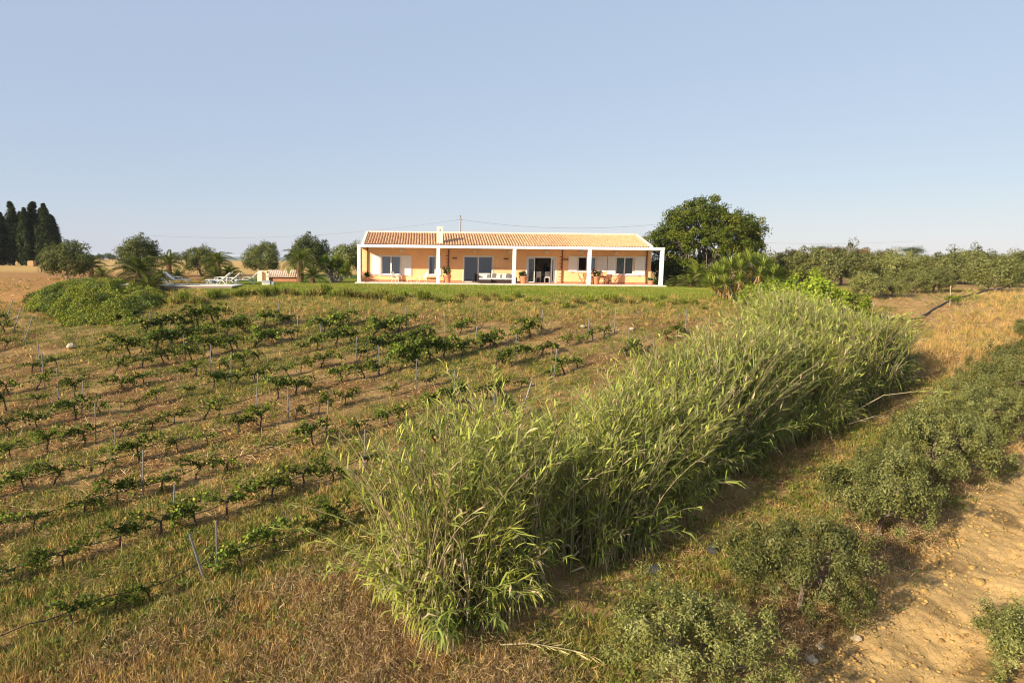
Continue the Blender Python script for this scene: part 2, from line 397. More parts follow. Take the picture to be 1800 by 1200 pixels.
# ------------------------------------------------------------------ the house
FZ = 8.35                                           # porch floor level
HX0, HX1, HY0, HY1 = -5.66, 20.86, 63.0, 71.6
def house():
    h = empty('house', (7.6, 63, FZ - .25))
    tag(h, 'long single-storey peach house with clay tiled roof and white colonnaded porch', 'house')
    inv = Matrix.Translation((7.6, 63, FZ - .25)).inverted()
    def P(mb, name, mat, parent=None, smooth=False):
        o = mb.build(name, mat, None, smooth)
        root = parent or h
        o.parent = root
        # vertices are in world metres: keep them there
        o.matrix_parent_inverse = inv if root is h else Matrix.Identity(4)
        return o
    T = .32
    # openings: x0, x1, z0, z1
    OP = [(-3.85, -2.10, 8.98, 10.66), (.47, 1.10, 8.98, 10.66), (3.68, 6.34, FZ, 10.70), (9.50, 12.16, FZ, 10.70),
          (14.17, 15.80, 9.47, 10.76), (17.64, 19.25, 9.20, 10.78)]
    ZT = 11.62
    wl = MB()
    edges = sorted({HX0, HX1, *[a for o in OP for a in o[:2]]})
    for a, b in zip(edges[:-1], edges[1:]):
        o = [q for q in OP if q[0] <= a + 1e-6 and q[1] >= b - 1e-6]
        if o:
            if o[0][2] > FZ + .1: wl.box(a, b, HY0, HY0 + T, FZ - .5, o[0][2])
            wl.box(a, b, HY0, HY0 + T, o[0][3], ZT)
        else: wl.box(a, b, HY0, HY0 + T, FZ - .5, ZT)
    P(wl, 'wall', M_wall)
    P(MB().box(HX0, HX0 + T, HY0 + T, HY1, FZ - .5, ZT), 'wall', M_wall)
    P(MB().box(HX1 - T, HX1, HY0 + T, HY1, FZ - .5, ZT), 'wall', M_wall)
    P(MB().box(HX0 + T, HX1 - T, HY1 - T, HY1, FZ - .5, ZT), 'wall', M_wall)
    for xx in (2.4, 8.0, 13.2): P(MB().box(xx, xx + .15, HY0 + T, HY1 - T, FZ, 11.2), 'inner_wall', M_wallin)
    P(MB().box(HX0 + T, HX1 - T, HY0 + T, HY1 - T, FZ - .06, FZ - .004), 'inner_floor', M_floor)
    P(MB().box(HX0 + T, HX1 - T, HY0 + T, HY1 - T, 11.22, 11.32), 'ceiling', M_wallin)
    P(MB().box(8.16, 13.19, 69.6, 69.75, FZ, 11.21), 'inner_wall', M_wallin)
    # gables
    ridge_y, ridge_z, eave_z = 67.3, 12.90, 11.66
    for x0 in (HX0 + .005, HX1 - T - .005):
        m = MB(); m.add([(x0, HY0, ZT), (x0, HY1, ZT), (x0, ridge_y, ridge_z - .1), (x0 + T, HY0, ZT), (x0 + T, HY1, ZT), (x0 + T, ridge_y, ridge_z - .1)],
              [(0, 2, 1), (3, 4, 5), (0, 1, 4, 3), (1, 2, 5, 4), (0, 3, 5, 2)]); P(m, 'gable', M_wall)
    # skirting
    for a, b in ((HX0, 3.62), (6.40, 9.44), (12.22, HX1)):
        P(MB().box(a, b, HY0 - .015, HY0 - .002, FZ, FZ + .13), 'skirting', M_skirt)
    # roof: two slopes of half-round clay tiles over a deck
    rf = empty('roof', (0, 0, 0)); rf.parent = h; rf.matrix_parent_inverse = inv
    X0, X1 = HX0 + .04, HX1 - .18
    ey0, ey1 = 62.55, 72.05
    sl0 = np.array([0, ridge_y - ey0, ridge_z - eave_z]); sl1 = np.array([0, ridge_y - ey1, ridge_z - eave_z])
    d = MB()
    for (ey) in (ey0, ey1):
        d.add([(X0, ey, eave_z - .02), (X1, ey, eave_z - .02), (X1, ridge_y, ridge_z - .02), (X0, ridge_y, ridge_z - .02),
               (X0, ey, eave_z - .14), (X1, ey, eave_z - .14), (X1, ridge_y, ridge_z - .14), (X0, ridge_y, ridge_z - .14)],
              [(0, 1, 2, 3), (7, 6, 5, 4), (0, 4, 5, 1), (3, 2, 6, 7), (1, 5, 6, 2), (0, 3, 7, 4)])
    P(d, 'roof_deck', M_terra, rf)
    rng = np.random.default_rng(3)
    pitch = .252; ncol = int((X1 - X0 - .3) / pitch); VV = []; FF = []; CC = []; nb = 0
    for ey, ny_ in ((ey0, 1), (ey1, -1)):
        S = np.array([0, ridge_y - ey, ridge_z - eave_z]); L = np.linalg.norm(S); S = S / L
        N = np.array([0, -S[2] * ny_, abs(S[1])])
        nt_ = 13; tl = L / nt_
        for i in range(ncol):
            xc = X0 + .2 + pitch * (i + .5)
            for j in range(nt_):
                base = np.array([xc + rng.normal(0, .006), ey, eave_z]) + S * (j * tl - .03)
                r0, r1 = .102, .092
                vs = []
                for (t, r, up) in ((0, r0, .016), (tl + .03, r1, .0)):
                    for a in np.linspace(0, math.pi, 6):
                        vs.append(base + S * t + np.array([math.cos(a) * r, 0, 0]) + N * (math.sin(a) * r * .95 + up))
                # end cap rim
                VV += vs
                for k in range(5): FF.append((nb + k, nb + k + 1, nb + 7 + k, nb + 6 + k))
                base_c = np.array(lin(234, 188, 140)) if rng.random() < .75 else np.array(lin(224, 170, 118))
                if rng.random() < .12: base_c = np.array(lin(242, 206, 158))
                if i > ncol * .72: base_c = base_c * .6 + np.array(lin(240, 200, 142)) * .4
                CC += [base_c * rng.uniform(.9, 1.06)] * 12; nb += 12
    me = np_mesh('roof_tiles', np.array(VV), [np.array(FF)], np.array(CC), M_tile)
    o = link('roof_tiles', me); o.parent = rf; o['kind'] = 'stuff'
    for xx in (X0 - .04, X1 - .12):
        m = MB()
        for ey in (ey0 - .02, ey1 + .02):
            m.add([(xx, ey, eave_z - .12), (xx + .26, ey, eave_z - .12), (xx + .26, ridge_y, ridge_z - .12), (xx, ridge_y, ridge_z - .12),
                   (xx, ey, eave_z + .15), (xx + .26, ey, eave_z + .15), (xx + .26, ridge_y, ridge_z + .15), (xx, ridge_y, ridge_z + .15)],
                  [(0, 3, 2, 1), (4, 5, 6, 7), (0, 1, 5, 4), (0, 4, 7, 3), (1, 2, 6, 5)])
        P(m, 'verge', M_verge, rf)
    m = MB(); xx = X0 + .24
    while xx < X1 - .5:
        m.tube([(xx, ridge_y, ridge_z + .06), (xx + .40, ridge_y, ridge_z + .045)], [.13, .11], 8); xx += .38
    o = P(m, 'ridge_tiles', M_verge, rf); o['kind'] = 'stuff'
    m = MB().box(1.20, 1.74, 63.1, 63.6, 11.55, 13.30, .015).box(1.17, 1.77, 63.07, 63.63, 13.30, 13.38, .01)
    c = P(m, 'chimney', M_verge, rf)
    P(MB().box(1.43, 1.51, 63.085, 63.099, 12.95, 13.15), 'flue_vent', M_lamp, rf)
    # ---- porch
    BX0, BX1, BY = -5.80, 20.98, 60.0
    P(MB().box(BX0, BX1, BY, BY + .28, 11.37, 11.63, .012), 'beam', M_white)
    P(MB().box(BX0, BX0 + .28, BY + .282, HY0 - .003, 11.37, 11.628, .012), 'beam', M_white)
    P(MB().box(BX1 - .28, BX1, BY + .282, HY0 - .003, 11.37, 11.628, .012), 'beam', M_white)
    for cx in (-5.65, 1.27, 7.93, 14.50, 20.83):
        P(MB().box(cx - .145, cx + .145, BY + .003, BY + .277, FZ - .05, 11.368, .012), 'column', M_white)
    P(MB().box(BX0 + .29, BX1 - .29, BY + .29, HY0 - .004, 11.50, 11.60), 'porch_ceiling', M_rafter)
    xx = BX0 + .9
    while xx < BX1 - .5:
        P(MB().box(xx, xx + .09, BY + .29, HY0 - .004, 11.36, 11.498), 'rafter', M_rafter); xx += 1.02
    for xx in (-2.05, 4.65, 7.9, 11.2, 14.45, 17.6):
        P(MB().box(xx - .13, xx + .13, HY0 - .25, HY0 - .003, 11.03, 11.29, .01), 'corbel', M_rafter)
    P(MB().box(BX0 - .15, BX1 + .15, BY - .2, HY0 - .001, FZ - .45, FZ, .02), 'porch_floor', M_floor)
    P(MB().box(BX0 - .17, BX1 + .17, BY - .42, BY - .2, FZ - .45, FZ - .01, .02), 'porch_step', M_coping)
    # ---- downpipes with toothed brick edges
    for k, xx in enumerate((-5.14, 2.28, 12.68, 20.42)):
        dp = P(MB().tube([(xx, HY0 - .10, FZ + .02), (xx, HY0 - .10, 11.48)], .058, 8), 'downpipe', M_copper)
        if k in (1, 2):
            for z in np.arange(FZ + .25, 10.9, .30):
                P(MB().box(xx - .17 - .05 * (int(z * 10) % 2), xx + .03, HY0 - .022, HY0 - .002, z, z + .07), 'brick', M_brick)
        else:
            for z in (FZ + .6, FZ + 1.7, FZ + 2.6): P(MB().box(xx - .08, xx + .08, HY0 - .11, HY0 - .002, z, z + .04), 'pipe_bracket', M_copper)
    for xx in (2.86, 7.55, 13.0):
        P(MB().box(xx - .22, xx + .22, HY0 - .14, HY0 - .002, 10.47, 10.56, .01), 'wall_lamp', M_lamp)
    # ---- windows, doors, shutters
    def frame(mb, x0, x1, z0, z1, y, t=.075, dep=.07, mull=(), bottom=True):
        mb.box(x0, x0 + t, y, y + dep, z0, z1).box(x1 - t, x1, y, y + dep, z0, z1).box(x0 + t, x1 - t, y + .001, y + dep, z1 - t, z1)
        if bottom: mb.box(x0 + t, x1 - t, y + .001, y + dep, z0, z0 + t)
        for mm in mull: mb.box(mm - t * .8, mm + t * .8, y - .002, y + dep, z0 + t, z1 - t)
    def window(x0, x1, z0, z1, mull, curtain=None, name='window', sill=True, panes=None):
        wn = empty(name); wn.parent = h; wn.matrix_parent_inverse = inv
        f = MB(); frame(f, x0 + .003, x1 - .003, z0 + .003, z1 - .003, HY0 + .05, mull=mull); P(f, 'frame', M_white, wn)
        s = MB(); frame(s, x0 - .07, x1 + .07, z0 - .07 if sill else z0 + .01, z1 + .07, HY0 - .028, t=.068, dep=.026, bottom=sill); P(s, 'surround', M_white, wn)
        ed = [x0 + .08, *mull, x1 - .08]
        for i, (a, b) in enumerate(zip(ed[:-1], ed[1:])):
            if panes and not panes[i]: continue
            P(MB().box(a + .05 * (i > 0), b - .05 * (i < len(ed) - 2), HY0 + .085, HY0 + .093, z0 + .08, z1 - .08), 'pane', M_glass, wn)
        if sill: P(MB().box(x0 - .12, x1 + .12, HY0 - .09, HY0 - .03, z0 - .11, z0 - .072), 'sill', M_white, wn)
        if curtain:
            for a, b in curtain:
                m = MB(); n = 40; xs_ = np.linspace(a, b, n); V_ = []
                for q in xs_: V_ += [(q, HY0 + .20 + .03 * math.sin(q * 38), z0 + .02), (q, HY0 + .20 + .03 * math.sin(q * 38), z1)]
                m.add(V_, [(2 * i, 2 * i + 2, 2 * i + 3, 2 * i + 1) for i in range(n - 1)]); P(m, 'curtain', M_curtain, wn)
        return wn
    window(*OP[0], mull=(-2.98,), curtain=((-3.8, -3.08), (-2.88, -2.12)))
    window(*OP[1], mull=(), curtain=((.78, 1.08),))
    window(*OP[2], mull=(5.02,), name='sliding_door', sill=False)
    window(*OP[4], mull=(14.98,), panes=(False, True), curtain=((15.35, 15.78),))
    window(*OP[5], mull=(18.45,), curtain=((17.66, 18.35), (18.55, 19.2)))
    # open door with its leaf slid aside
    dn = empty('open_door'); dn.parent = h; dn.matrix_parent_inverse = inv
    x0, x1, z0, z1 = OP[3]
    f = MB(); frame(f, x0 + .003, x1 - .003, z0 + .01, z1 - .003, HY0 + .05, bottom=False); P(f, 'frame', M_white, dn)
    f = MB(); frame(f, x0 - .07, x1 + .07, z0 + .01, z1 + .07, HY0 - .028, t=.068, dep=.026, bottom=False); P(f, 'surround', M_white, dn)
    f = MB(); frame(f, x0 + .09, x0 + .74, z0 + .03, z1 - .09, HY0 + .14); P(f, 'door_leaf', M_white, dn)
    P(MB().box(x0 + .17, x0 + .66, HY0 + .17, HY0 + .178, z0 + .11, z1 - .17), 'pane', M_glass, dn)
    f = MB(); frame(f, x1 - .46, x1 - .09, z0 + .03, z1 - .09, HY0 + .14, t=.13); P(f, 'door_leaf', M_white, dn)
    P(MB().box(x1 - .33, x1 - .22, HY0 + .17, HY0 + .178, z0 + .17, z1 - .23), 'pane', M_glass, dn)
    def shutter(x0, x1, z0, z1):
        s = empty('shutter'); s.parent = h; s.matrix_parent_inverse = inv
        P(MB().box(x0, x1, HY0 - .075, HY0 - .032, z0, z1, .006), 'shutter_leaf', M_shutter, s)
        n = 4; wd = (x1 - x0 - .06) / n
        for k in range(n): P(MB().box(x0 + .03 + k * wd + .006, x0 + .03 + (k + 1) * wd - .006, HY0 - .084, HY0 - .0755, z0 + .03, z1 - .03), 'shutter_board', M_shutter, s)
        for z in (z0 + .22, z1 - .26): P(MB().box(x0 + .01, x0 + .16, HY0 - .094, HY0 - .085, z, z + .03), 'hinge', M_cush, s)
        P(MB().box((x0 + x1) / 2 - .1, (x0 + x1) / 2 + .1, HY0 - .05, HY0 - .03, z0 - .06, z0 - .02), 'shutter_stop', M_lamp, s)
    for a in ((-4.76, -3.93, 8.92, 10.74), (-2.02, -1.10, 8.92, 10.74), (1.19, 1.64, 8.92, 10.74), (13.26, 14.08, 9.38, 10.84),
              (15.90, 16.80, 9.38, 10.84), (16.87, 17.55, 9.10, 10.86), (19.36, 20.30, 9.10, 10.86)): shutter(*a)
house()

# ------------------------------------------------------------------ things on the porch
def wire_chair(x, y, rz, label):
    c = empty('wire_armchair', (x, y, FZ), rz); tag(c, label, 'armchair', 'white wire armchairs on the porch')
    s = MB()
    for t in np.linspace(-.28, .28, 13): s.tube([(t, -.30, .36), (t, .22, .33), (t * 1.05, .40, .55), (t * .9, .52, .88)], .013, 4)
    s.build('seat', M_wire, c)
    for sx in (-1, 1):
        MB().tube([(sx * .30, -.34, 0), (sx * .30, -.30, .37), (sx * .33, -.2, .56), (sx * .34, .3, .60), (sx * .28, .50, .80)], .02, 5).build('armrest', M_wire, c)
        MB().tube([(sx * .30, .42, 0), (sx * .30, .22, .34)], .02, 5).build('leg', M_wire, c)
    MB().tube([(-.28, .52, .88), (0, .54, .92), (.28, .52, .88)], .02, 5).build('top_rail', M_wire, c)
    for yy, z in ((-.30, .36), (.22, .33)): MB().tube([(-.30, yy, z), (.30, yy, z)], .018, 5).build('stretcher', M_wire, c)
    return c
wire_chair(-2.35, 61.3, R(60), 'white wire armchair below the left window, facing the little table')
wire_chair(-.15, 61.2, R(-70), 'white wire armchair right of the little table, left of the second column')
def cafe_table():
    t = empty('cafe_table', (-1.25, 61.1, FZ)); tag(t, 'small white wire table between two wire armchairs on the porch', 'table')
    MB().lathe([(.0, .58), (.36, .58), (.37, .595), (.36, .61), (0, .61)], 20).build('table_top', M_wire, t)
    for k in range(4):
        a = R(45 + 90 * k); MB().tube([(.30 * math.cos(a), .30 * math.sin(a), 0), (.12 * math.cos(a), .12 * math.sin(a), .3), (.28 * math.cos(a), .28 * math.sin(a), .585)], .018, 5).build('leg', M_wire, t)
cafe_table()
def wire_stool():
    t = empty('slatted_bench', (.75, 61.9, FZ)); tag(t, 'low slatted terracotta bench against the wall left of the second column', 'bench')
    for k in range(9): MB().box(-.42 + k * .095, -.345 + k * .095, -.16, .16, .40, .425).build('slat', M_terra, t)
    for sx in (-.40, .40):
        for sy in (-.13, .13): MB().box(sx - .025, sx + .025, sy - .025, sy + .025, 0, .40).build('leg', M_terra, t)
    MB().box(-.42, .42, .13, .155, .22, .38).build('apron', M_terra, t)
wire_stool()

def leaf_mesh(name, C, D, S, ln, wd, cols, mat, fold=.0):
    """diamond leaves: C centres, D direction, S side vector, lengths ln, widths wd"""
    n = len(C); ln = np.broadcast_to(ln, (n,))[:, None]; wd = np.broadcast_to(wd, (n,))[:, None]
    N = np.cross(D, S)
    b = C - D * ln * .5; t = C + D * ln * .5 - N * ln * .06; m = C + D * ln * .05
    l = m + S * wd * .5 + N * wd * fold; r = m - S * wd * .5 + N * wd * fold
    V = np.stack([b, r, t, l], 1).reshape(-1, 3)
    F = (np.arange(n)[:, None] * 4 + np.array([0, 1, 2, 3])[None])
    cc = np.repeat(np.asarray(cols) * np.array([1.42, 1.42, .92]), 4, 0)
    return np_mesh(name, V, [F], cc, mat)
def unit(a): return a / (np.linalg.norm(a, axis=-1, keepdims=True) + 1e-9)
def rand_dir(rng, n): return unit(rng.normal(size=(n, 3)))
def side_of(D, rng):
    return unit(np.cross(D, rand_dir(rng, len(D))))
def cloud(name, rng, centers, radii, per, ln, wd, palette, mat=None, outward=.7, up=.35, shell=.55, flat=1.0, center0=None):
    """clumps of leaves; palette: list of (colour, weight); leaves lie mostly on each clump's outer part"""
    centers = np.asarray(centers, float); radii = np.broadcast_to(np.asarray(radii, float), (len(centers),))
    per = np.broadcast_to(per, (len(centers),))
    idx = np.repeat(np.arange(len(centers)), per); n = len(idx)
    d = rand_dir(rng, n); rr = radii[idx] * (shell + (1 - shell) * rng.random(n)) ** 1.0 * rng.uniform(.7, 1.08, n)
    off = d * rr[:, None]; off[:, 2] *= flat
    C = centers[idx] + off
    N = unit(d * outward + unit(off * .3 + C - C.mean(0)) * .45 + rand_dir(rng, n) * .75 + np.array([0, 0, up * .6]))
    D = unit(np.cross(N, rand_dir(rng, n)) + d * .3); S = unit(np.cross(N, D))
    pal = np.array([p[0] for p in palette]); wt = np.array([p[1] for p in palette], float); wt /= wt.sum()
    # whole clumps share a tone, single leaves vary
    ci = rng.choice(len(pal), size=len(centers), p=wt); li = rng.choice(len(pal), size=n, p=wt)
    use = rng.random(n) < .55
    c = np.where(use[:, None], pal[ci[idx]], pal[li]) * rng.uniform(.75, 1.25, n)[:, None]
    L = ln * rng.uniform(.7, 1.3, n); W = wd * rng.uniform(.7, 1.3, n)
    return leaf_mesh(name, C, D, S, L, W, c, mat or M_leaf, .12)

def pot_plant(x, y, r, hgt, leafr, label, seed, flower=False, tall=1.0):
    p = empty('potted_plant', (x, y, FZ)); tag(p, label, 'potted plant', 'terracotta pots along the porch edge')
    MB().lathe([(0, 0), (r * .68, 0), (r * .74, hgt * .1), (r * .90, hgt * .78), (r * .92, hgt * .80), (r * 1.02, hgt * .82), (r * 1.04, hgt * .97), (r * 1.0, hgt), (r * .9, hgt), (r * .88, hgt * .9), (0, hgt * .9)], 20).build('pot', M_terra, p, True)
    MB().lathe([(0, hgt * .88), (r * .86, hgt * .88), (r * .6, hgt * .93), (0, hgt * .94)], 12).build('soil', M_soil, p)
    rng = np.random.default_rng(seed)
    cs = np.stack([rng.uniform(-1, 1, 9) * leafr * .75, rng.uniform(-1, 1, 9) * leafr * .75, hgt + leafr * tall * rng.uniform(.25, 1.3, 9)], 1)
    me = cloud('leaves', rng, cs, leafr * .45, 34, .15, .075, [((.035, .075, .015), 3), ((.06, .12, .02), 2), ((.02, .045, .012), 2)])
    link('leaves', me, None, p)
    m = MB()
    for q in cs: m.tube([(0, 0, hgt * .9), (q[0] * .4, q[1] * .4, hgt + (q[2] - hgt) * .5), q], .012, 4)
    m.build('stems', M_bark, p)
    if flower:
        link('flowers', cloud('flowers', rng, cs + np.array([0, 0, leafr * .35]), leafr * .5, 6, .08, .08, [((.65, .22, .20), 1), ((.7, .4, .35), 1)]), None, p)
pot_plant(-5.02, 60.75, .24, .42, .26, 'terracotta pot of dark leaves at the leftmost porch column', 1)
pot_plant(2.1, 60.55, .36, .66, .42, 'large terracotta pot with tall dark-leaved plant right of the second column', 2, tall=1.25)
pot_plant(8.82, 60.55, .38, .66, .42, 'wide terracotta pot with low leafy plant left of the open glass door', 3, tall=.6)
pot_plant(15.22, 60.5, .36, .68, .44, 'terracotta pot with pink flowering plant in front of the wooden table', 4, True)
pot_plant(20.25, 61.0, .26, .38, .22, 'small terracotta pot beside the rightmost porch column', 5, tall=.6)

def sofa():
    s = empty('wicker_sofa', (6.5, 61.5, FZ)); tag(s, 'dark brown wicker sofa with cream cushions before the sliding door', 'sofa')
    x0, x1 = -1.55, 1.75
    MB().box(x0, x0 + 1.05, -.95, .40, .03, .30, .02).build('chaise_base', M_wicker, s)
    MB().box(x0 + 1.06, x1, -.42, .40, .03, .30, .02).build('seat_base', M_wicker, s)
    MB().box(x0, x1, .41, .52, .03, .66, .02).build('back_panel', M_wicker, s)
    MB().box(x1 + .002, x1 + .12, -.42, .52, .03, .52, .02).build('arm_panel', M_wicker, s)
    MB().box(x0 - .12, x0 - .002, -.25, .52, .03, .72, .02).build('arm_panel', M_wicker, s)
    MB().box(x0 + .02, x0 + 1.03, -.93, .38, .302, .44, .04).build('seat_cushion', M_cush, s)
    for k in range(2): MB().box(x0 + 1.08 + k * 1.1, x0 + 2.14 + k * 1.1, -.40, .38, .302, .44, .04).build('seat_cushion', M_cush, s)
    for k in range(3): MB().obox((x0 + .55 + k * 1.08, .30, .64), (.50, 0, 0), (0, .07, .02), (0, -.05, .20)).build('back_cushion', M_cush, s)
    for xx in (x0 + .06, x1 - .06):
        for yy in (-.36, .46): MB().box(xx - .03, xx + .03, yy - .03, yy + .03, 0, .03).build('leg', M_lamp, s)
sofa()
for k, (xx, mt, lb) in enumerate(((5.55, M_cush, 'cream square pillow at the left end of the wicker sofa'), (6.35, M_cushgrey, 'dark grey pillow on the wicker sofa beside the cream one'),
        (6.72, M_cush, 'striped pale pillow in the middle of the wicker sofa'), (7.25, M_cush, 'cream pillow near the right arm of the wicker sofa'), (7.62, M_cushgrey, 'dark grey pillow against the right arm of the wicker sofa'))):
    p = MB().obox((xx, 61.58, FZ + .645), (.17, 0, 0), (0, .05, .03), (.02, -.06, .18)).build('pillow', mt); tag(p, lb, 'pillow', 'pillows on the wicker sofa')

def folding_chair(x, y, rz, label):
    c = empty('wooden_chair', (x, y, FZ), rz); tag(c, label, 'chair', 'reddish wooden chairs around the porch table')
    for sx in (-.24, .24):
        MB().obox((sx, .03, .44), (.018, 0, 0), (0, .022, 0), (0, .26, .44)).build('back_leg', M_wood, c)
        MB().obox((sx * .9, .0, .23), (.018, 0, 0), (0, .022, 0), (0, -.24, .23)).build('front_leg', M_wood, c)
    for k in range(6): MB().box(-.22, .22, -.24 + k * .075, -.18 + k * .075, .44, .46).build('seat_slat', M_wood, c)
    for k in range(5): MB().obox((-.17 + k * .085, .21, .70), (.025, 0, 0), (0, .009, 0), (0, .065, .17)).build('back_slat', M_wood, c)
    for z in (.55, .87): MB().obox((0, .06 + (z - .44) * .38 + .04, z), (.24, 0, 0), (0, .012, 0), (0, .012, .03)).build('back_rail', M_wood, c)
folding_chair(14.05, 61.0, R(75), 'reddish folding chair left of the fourth column, turned to the wooden table')
folding_chair(14.75, 61.9, R(15), 'reddish folding chair half hidden behind the fourth column')
folding_chair(16.35, 60.75, R(190), 'reddish folding chair in front of the wooden table, back to the lawn')
folding_chair(17.35, 61.3, R(-75), 'reddish folding chair at the right end of the wooden table')
folding_chair(16.15, 62.2, R(5), 'reddish folding chair behind the wooden table against the shutters')
def wood_table():
    t = empty('wooden_table', (15.95, 61.45, FZ)); tag(t, 'reddish slatted wooden dining table on the porch right of the fourth column', 'table')
    for k in range(8): MB().box(-.85, .85, -.44 + k * .11, -.345 + k * .11, .70, .73).build('slat', M_wood, t)
    for sx in (-.78, .78):
        for sy in (-.38, .38): MB().box(sx - .035, sx + .035, sy - .035, sy + .035, 0, .70).build('leg', M_wood, t)
    for sy in (-.38, .38): MB().box(-.745, .745, sy - .015, sy + .015, .61, .69).build('apron', M_wood, t)
wood_table()
def dining_chair(x, y, rz, label):
    c = empty('dining_chair', (x, y, FZ), rz); tag(c, label, 'chair', 'pale dining chairs inside the open door')
    MB().box(-.23, .23, -.23, .23, .43, .47, .01).build('seat', M_mesh, c)
    MB().box(-.22, .22, -.27, -.235, .50, 1.02, .01).build('backrest', M_mesh, c)
    for sx in (-.21, .21):
        MB().box(sx - .018, sx + .018, -.25, -.215, 0, .50).build('leg', M_wire, c)
        MB().box(sx - .018, sx + .018, .19, .225, 0, .43).build('leg', M_wire, c)
dining_chair(10.75, 64.2, 0, 'left pale dining chair seen from behind through the open door')
dining_chair(11.55, 64.2, 0, 'right pale dining chair seen from behind through the open door')
def dining_table():
    t = empty('dining_table', (11.15, 65.0, FZ)); tag(t, 'pale dining table inside the room behind the two chairs', 'table')
    MB().box(-.95, .95, -.48, .48, .71, .75, .008).build('table_top', M_mesh, t)
    for sx in (-.86, .86):
        for sy in (-.4, .4): MB().box(sx - .03, sx + .03, sy - .03, sy + .03, 0, .71).build('leg', M_wire, t)
dining_table()
def indoor_plant():
    p = empty('indoor_plant', (10.5, 66.2, FZ)); tag(p, 'tall green houseplant in the room behind the open door', 'plant')
    MB().lathe([(0, 0), (.18, 0), (.24, .4), (.22, .4), (.2, .36), (0, .36)], 14).build('pot', M_white, p)
    rng = np.random.default_rng(12); cs = rng.uniform(-1, 1, (14, 3)) * np.array([.42, .35, .65]) + np.array([0, 0, 1.55])
    link('leaves', cloud('leaves', rng, cs, .25, 20, .28, .11, [((.08, .16, .03), 2), ((.14, .22, .05), 1)]), None, p)
    m = MB()
    for q in cs: m.tube([(0, 0, .36), (q[0] * .3, q[1] * .3, q[2] * .6), q], .012, 4)
    m.build('stems', M_bark, p)
indoor_plant()
def person():
    J = [(0, 0, .93), (0, .01, 1.15), (0, .01, 1.40), (0, 0, 1.50), (0, -.01, 1.58), (0, -.015, 1.69), (0, -.01, 1.77),
         (-.18, .01, 1.40), (-.23, .02, 1.13), (-.20, -.10, .92), (.18, .01, 1.40), (.24, .02, 1.13), (.21, -.09, .92),
         (-.09, 0, .90), (-.10, -.01, .48), (-.10, .02, .07), (-.11, -.13, .04), (.09, 0, .90), (.11, .01, .48), (.11, .03, .07), (.13, -.12, .04)]
    E_ = [(0, 1), (1, 2), (2, 3), (3, 4), (4, 5), (5, 6), (2, 7), (7, 8), (8, 9), (2, 10), (10, 11), (11, 12), (0, 13), (13, 14), (14, 15), (15, 16), (0, 17), (17, 18), (18, 19), (19, 20)]
    RA = [.15, .14, .15, .065, .06, .095, .07, .075, .05, .035, .075, .05, .035, .10, .065, .045, .04, .10, .065, .045, .04]
    me = bpy.data.meshes.new('body'); me.from_pydata(J, E_, []); me.update()
    o = bpy.data.objects.new('person', me); col.objects.link(o); o.location = (11.75, 65.95, FZ); o.rotation_euler = (0, 0, R(15))
    sk = o.modifiers.new('skin', 'SKIN'); lay = me.skin_vertices[0] if me.skin_vertices else None
    if lay is None:
        bpy.context.view_layer.objects.active = o
        lay = me.skin_vertices[0]
    for i, r in enumerate(RA): lay.data[i].radius = (r, r * (.72 if i < 3 else 1))
    lay.data[0].use_root = True
    ss = o.modifiers.new('smooth', 'SUBSURF'); ss.levels = 1; ss.render_levels = 2
    me.materials.append(M_dark)
    tag(o, 'dark figure standing in the room beyond the open glass door', 'person')
person()

# ------------------------------------------------------------------ pool terrace
def gz(x, y): return float(H(np.array([x]), np.array([y]))[0])
def fx(px, Y): return (px - 743) / 1200 * Y * .998
def pool():
    p = empty('swimming_pool', (-17.6, 53, 8.2)); tag(p, 'raised pool with pale coping and pinkish outer wall at the lawn edge', 'pool')
    inv = Matrix.Translation((-17.6, 53, 8.2)).inverted()
    def P(mb, n, m):
        o = mb.build(n, m, p); o.matrix_parent_inverse = inv
    x0, x1, y0, y1, zt = -20.1, -14.4, 51.4, 54.0, 8.27
    P(MB().box(x0, x1, y0, y0 + .3, 7.2, zt - .062), 'outer_wall', M_poolwall)
    P(MB().box(x0, x0 + .3, y0 + .301, y1, 7.2, zt - .062), 'outer_wall', M_poolwall)
    P(MB().box(x1 - .3, x1, y0 + .301, y1, 7.2, zt - .062), 'outer_wall', M_poolwall)
    P(MB().box(x0 + .301, x1 - .301, y1 - .3, y1, 7.2, zt - .062), 'outer_wall', M_poolwall)
    P(MB().box(x0 - .06, x1 + .06, y0 - .06, y0 + .36, zt - .06, zt, .01), 'coping', M_coping)
    P(MB().box(x0 - .06, x1 + .06, y1 - .36, y1 + .9, zt - .06, zt - .002, .01), 'coping', M_coping)
    P(MB().box(x0 - .06, x0 + .36, y0 + .362, y1 - .362, zt - .06, zt, .01), 'coping', M_coping)
    P(MB().box(x1 - .36, x1 + .06, y0 + .362, y1 - .362, zt - .06, zt, .01), 'coping', M_coping)
    P(MB().box(x0 + .302, x1 - .302, y0 + .302, y1 - .302, zt - .35, zt - .12), 'water', M_water)
    # corner kerb
    P(MB().box(x0 - .12, x0 - .01, y0 - .12, y0 - .01, 7.3, zt - .1), 'corner_post', M_coping)
pool()
def handrail():
    h = empty('pool_handrail', (-19.9, 52.6, 8.268)); tag(h, 'white metal handrail at the left corner of the pool', 'handrail')
    for yy in (0, .45):
        MB().tube([(.25, yy, 0), (.0, yy, .12), (-.18, yy, .42), (-.42, yy, .50)], .035, 6).build('rail', M_white, h)
    MB().tube([(-.3, 0, .47), (-.3, .45, .47)], .03, 6).build('crossbar', M_white, h)
handrail()
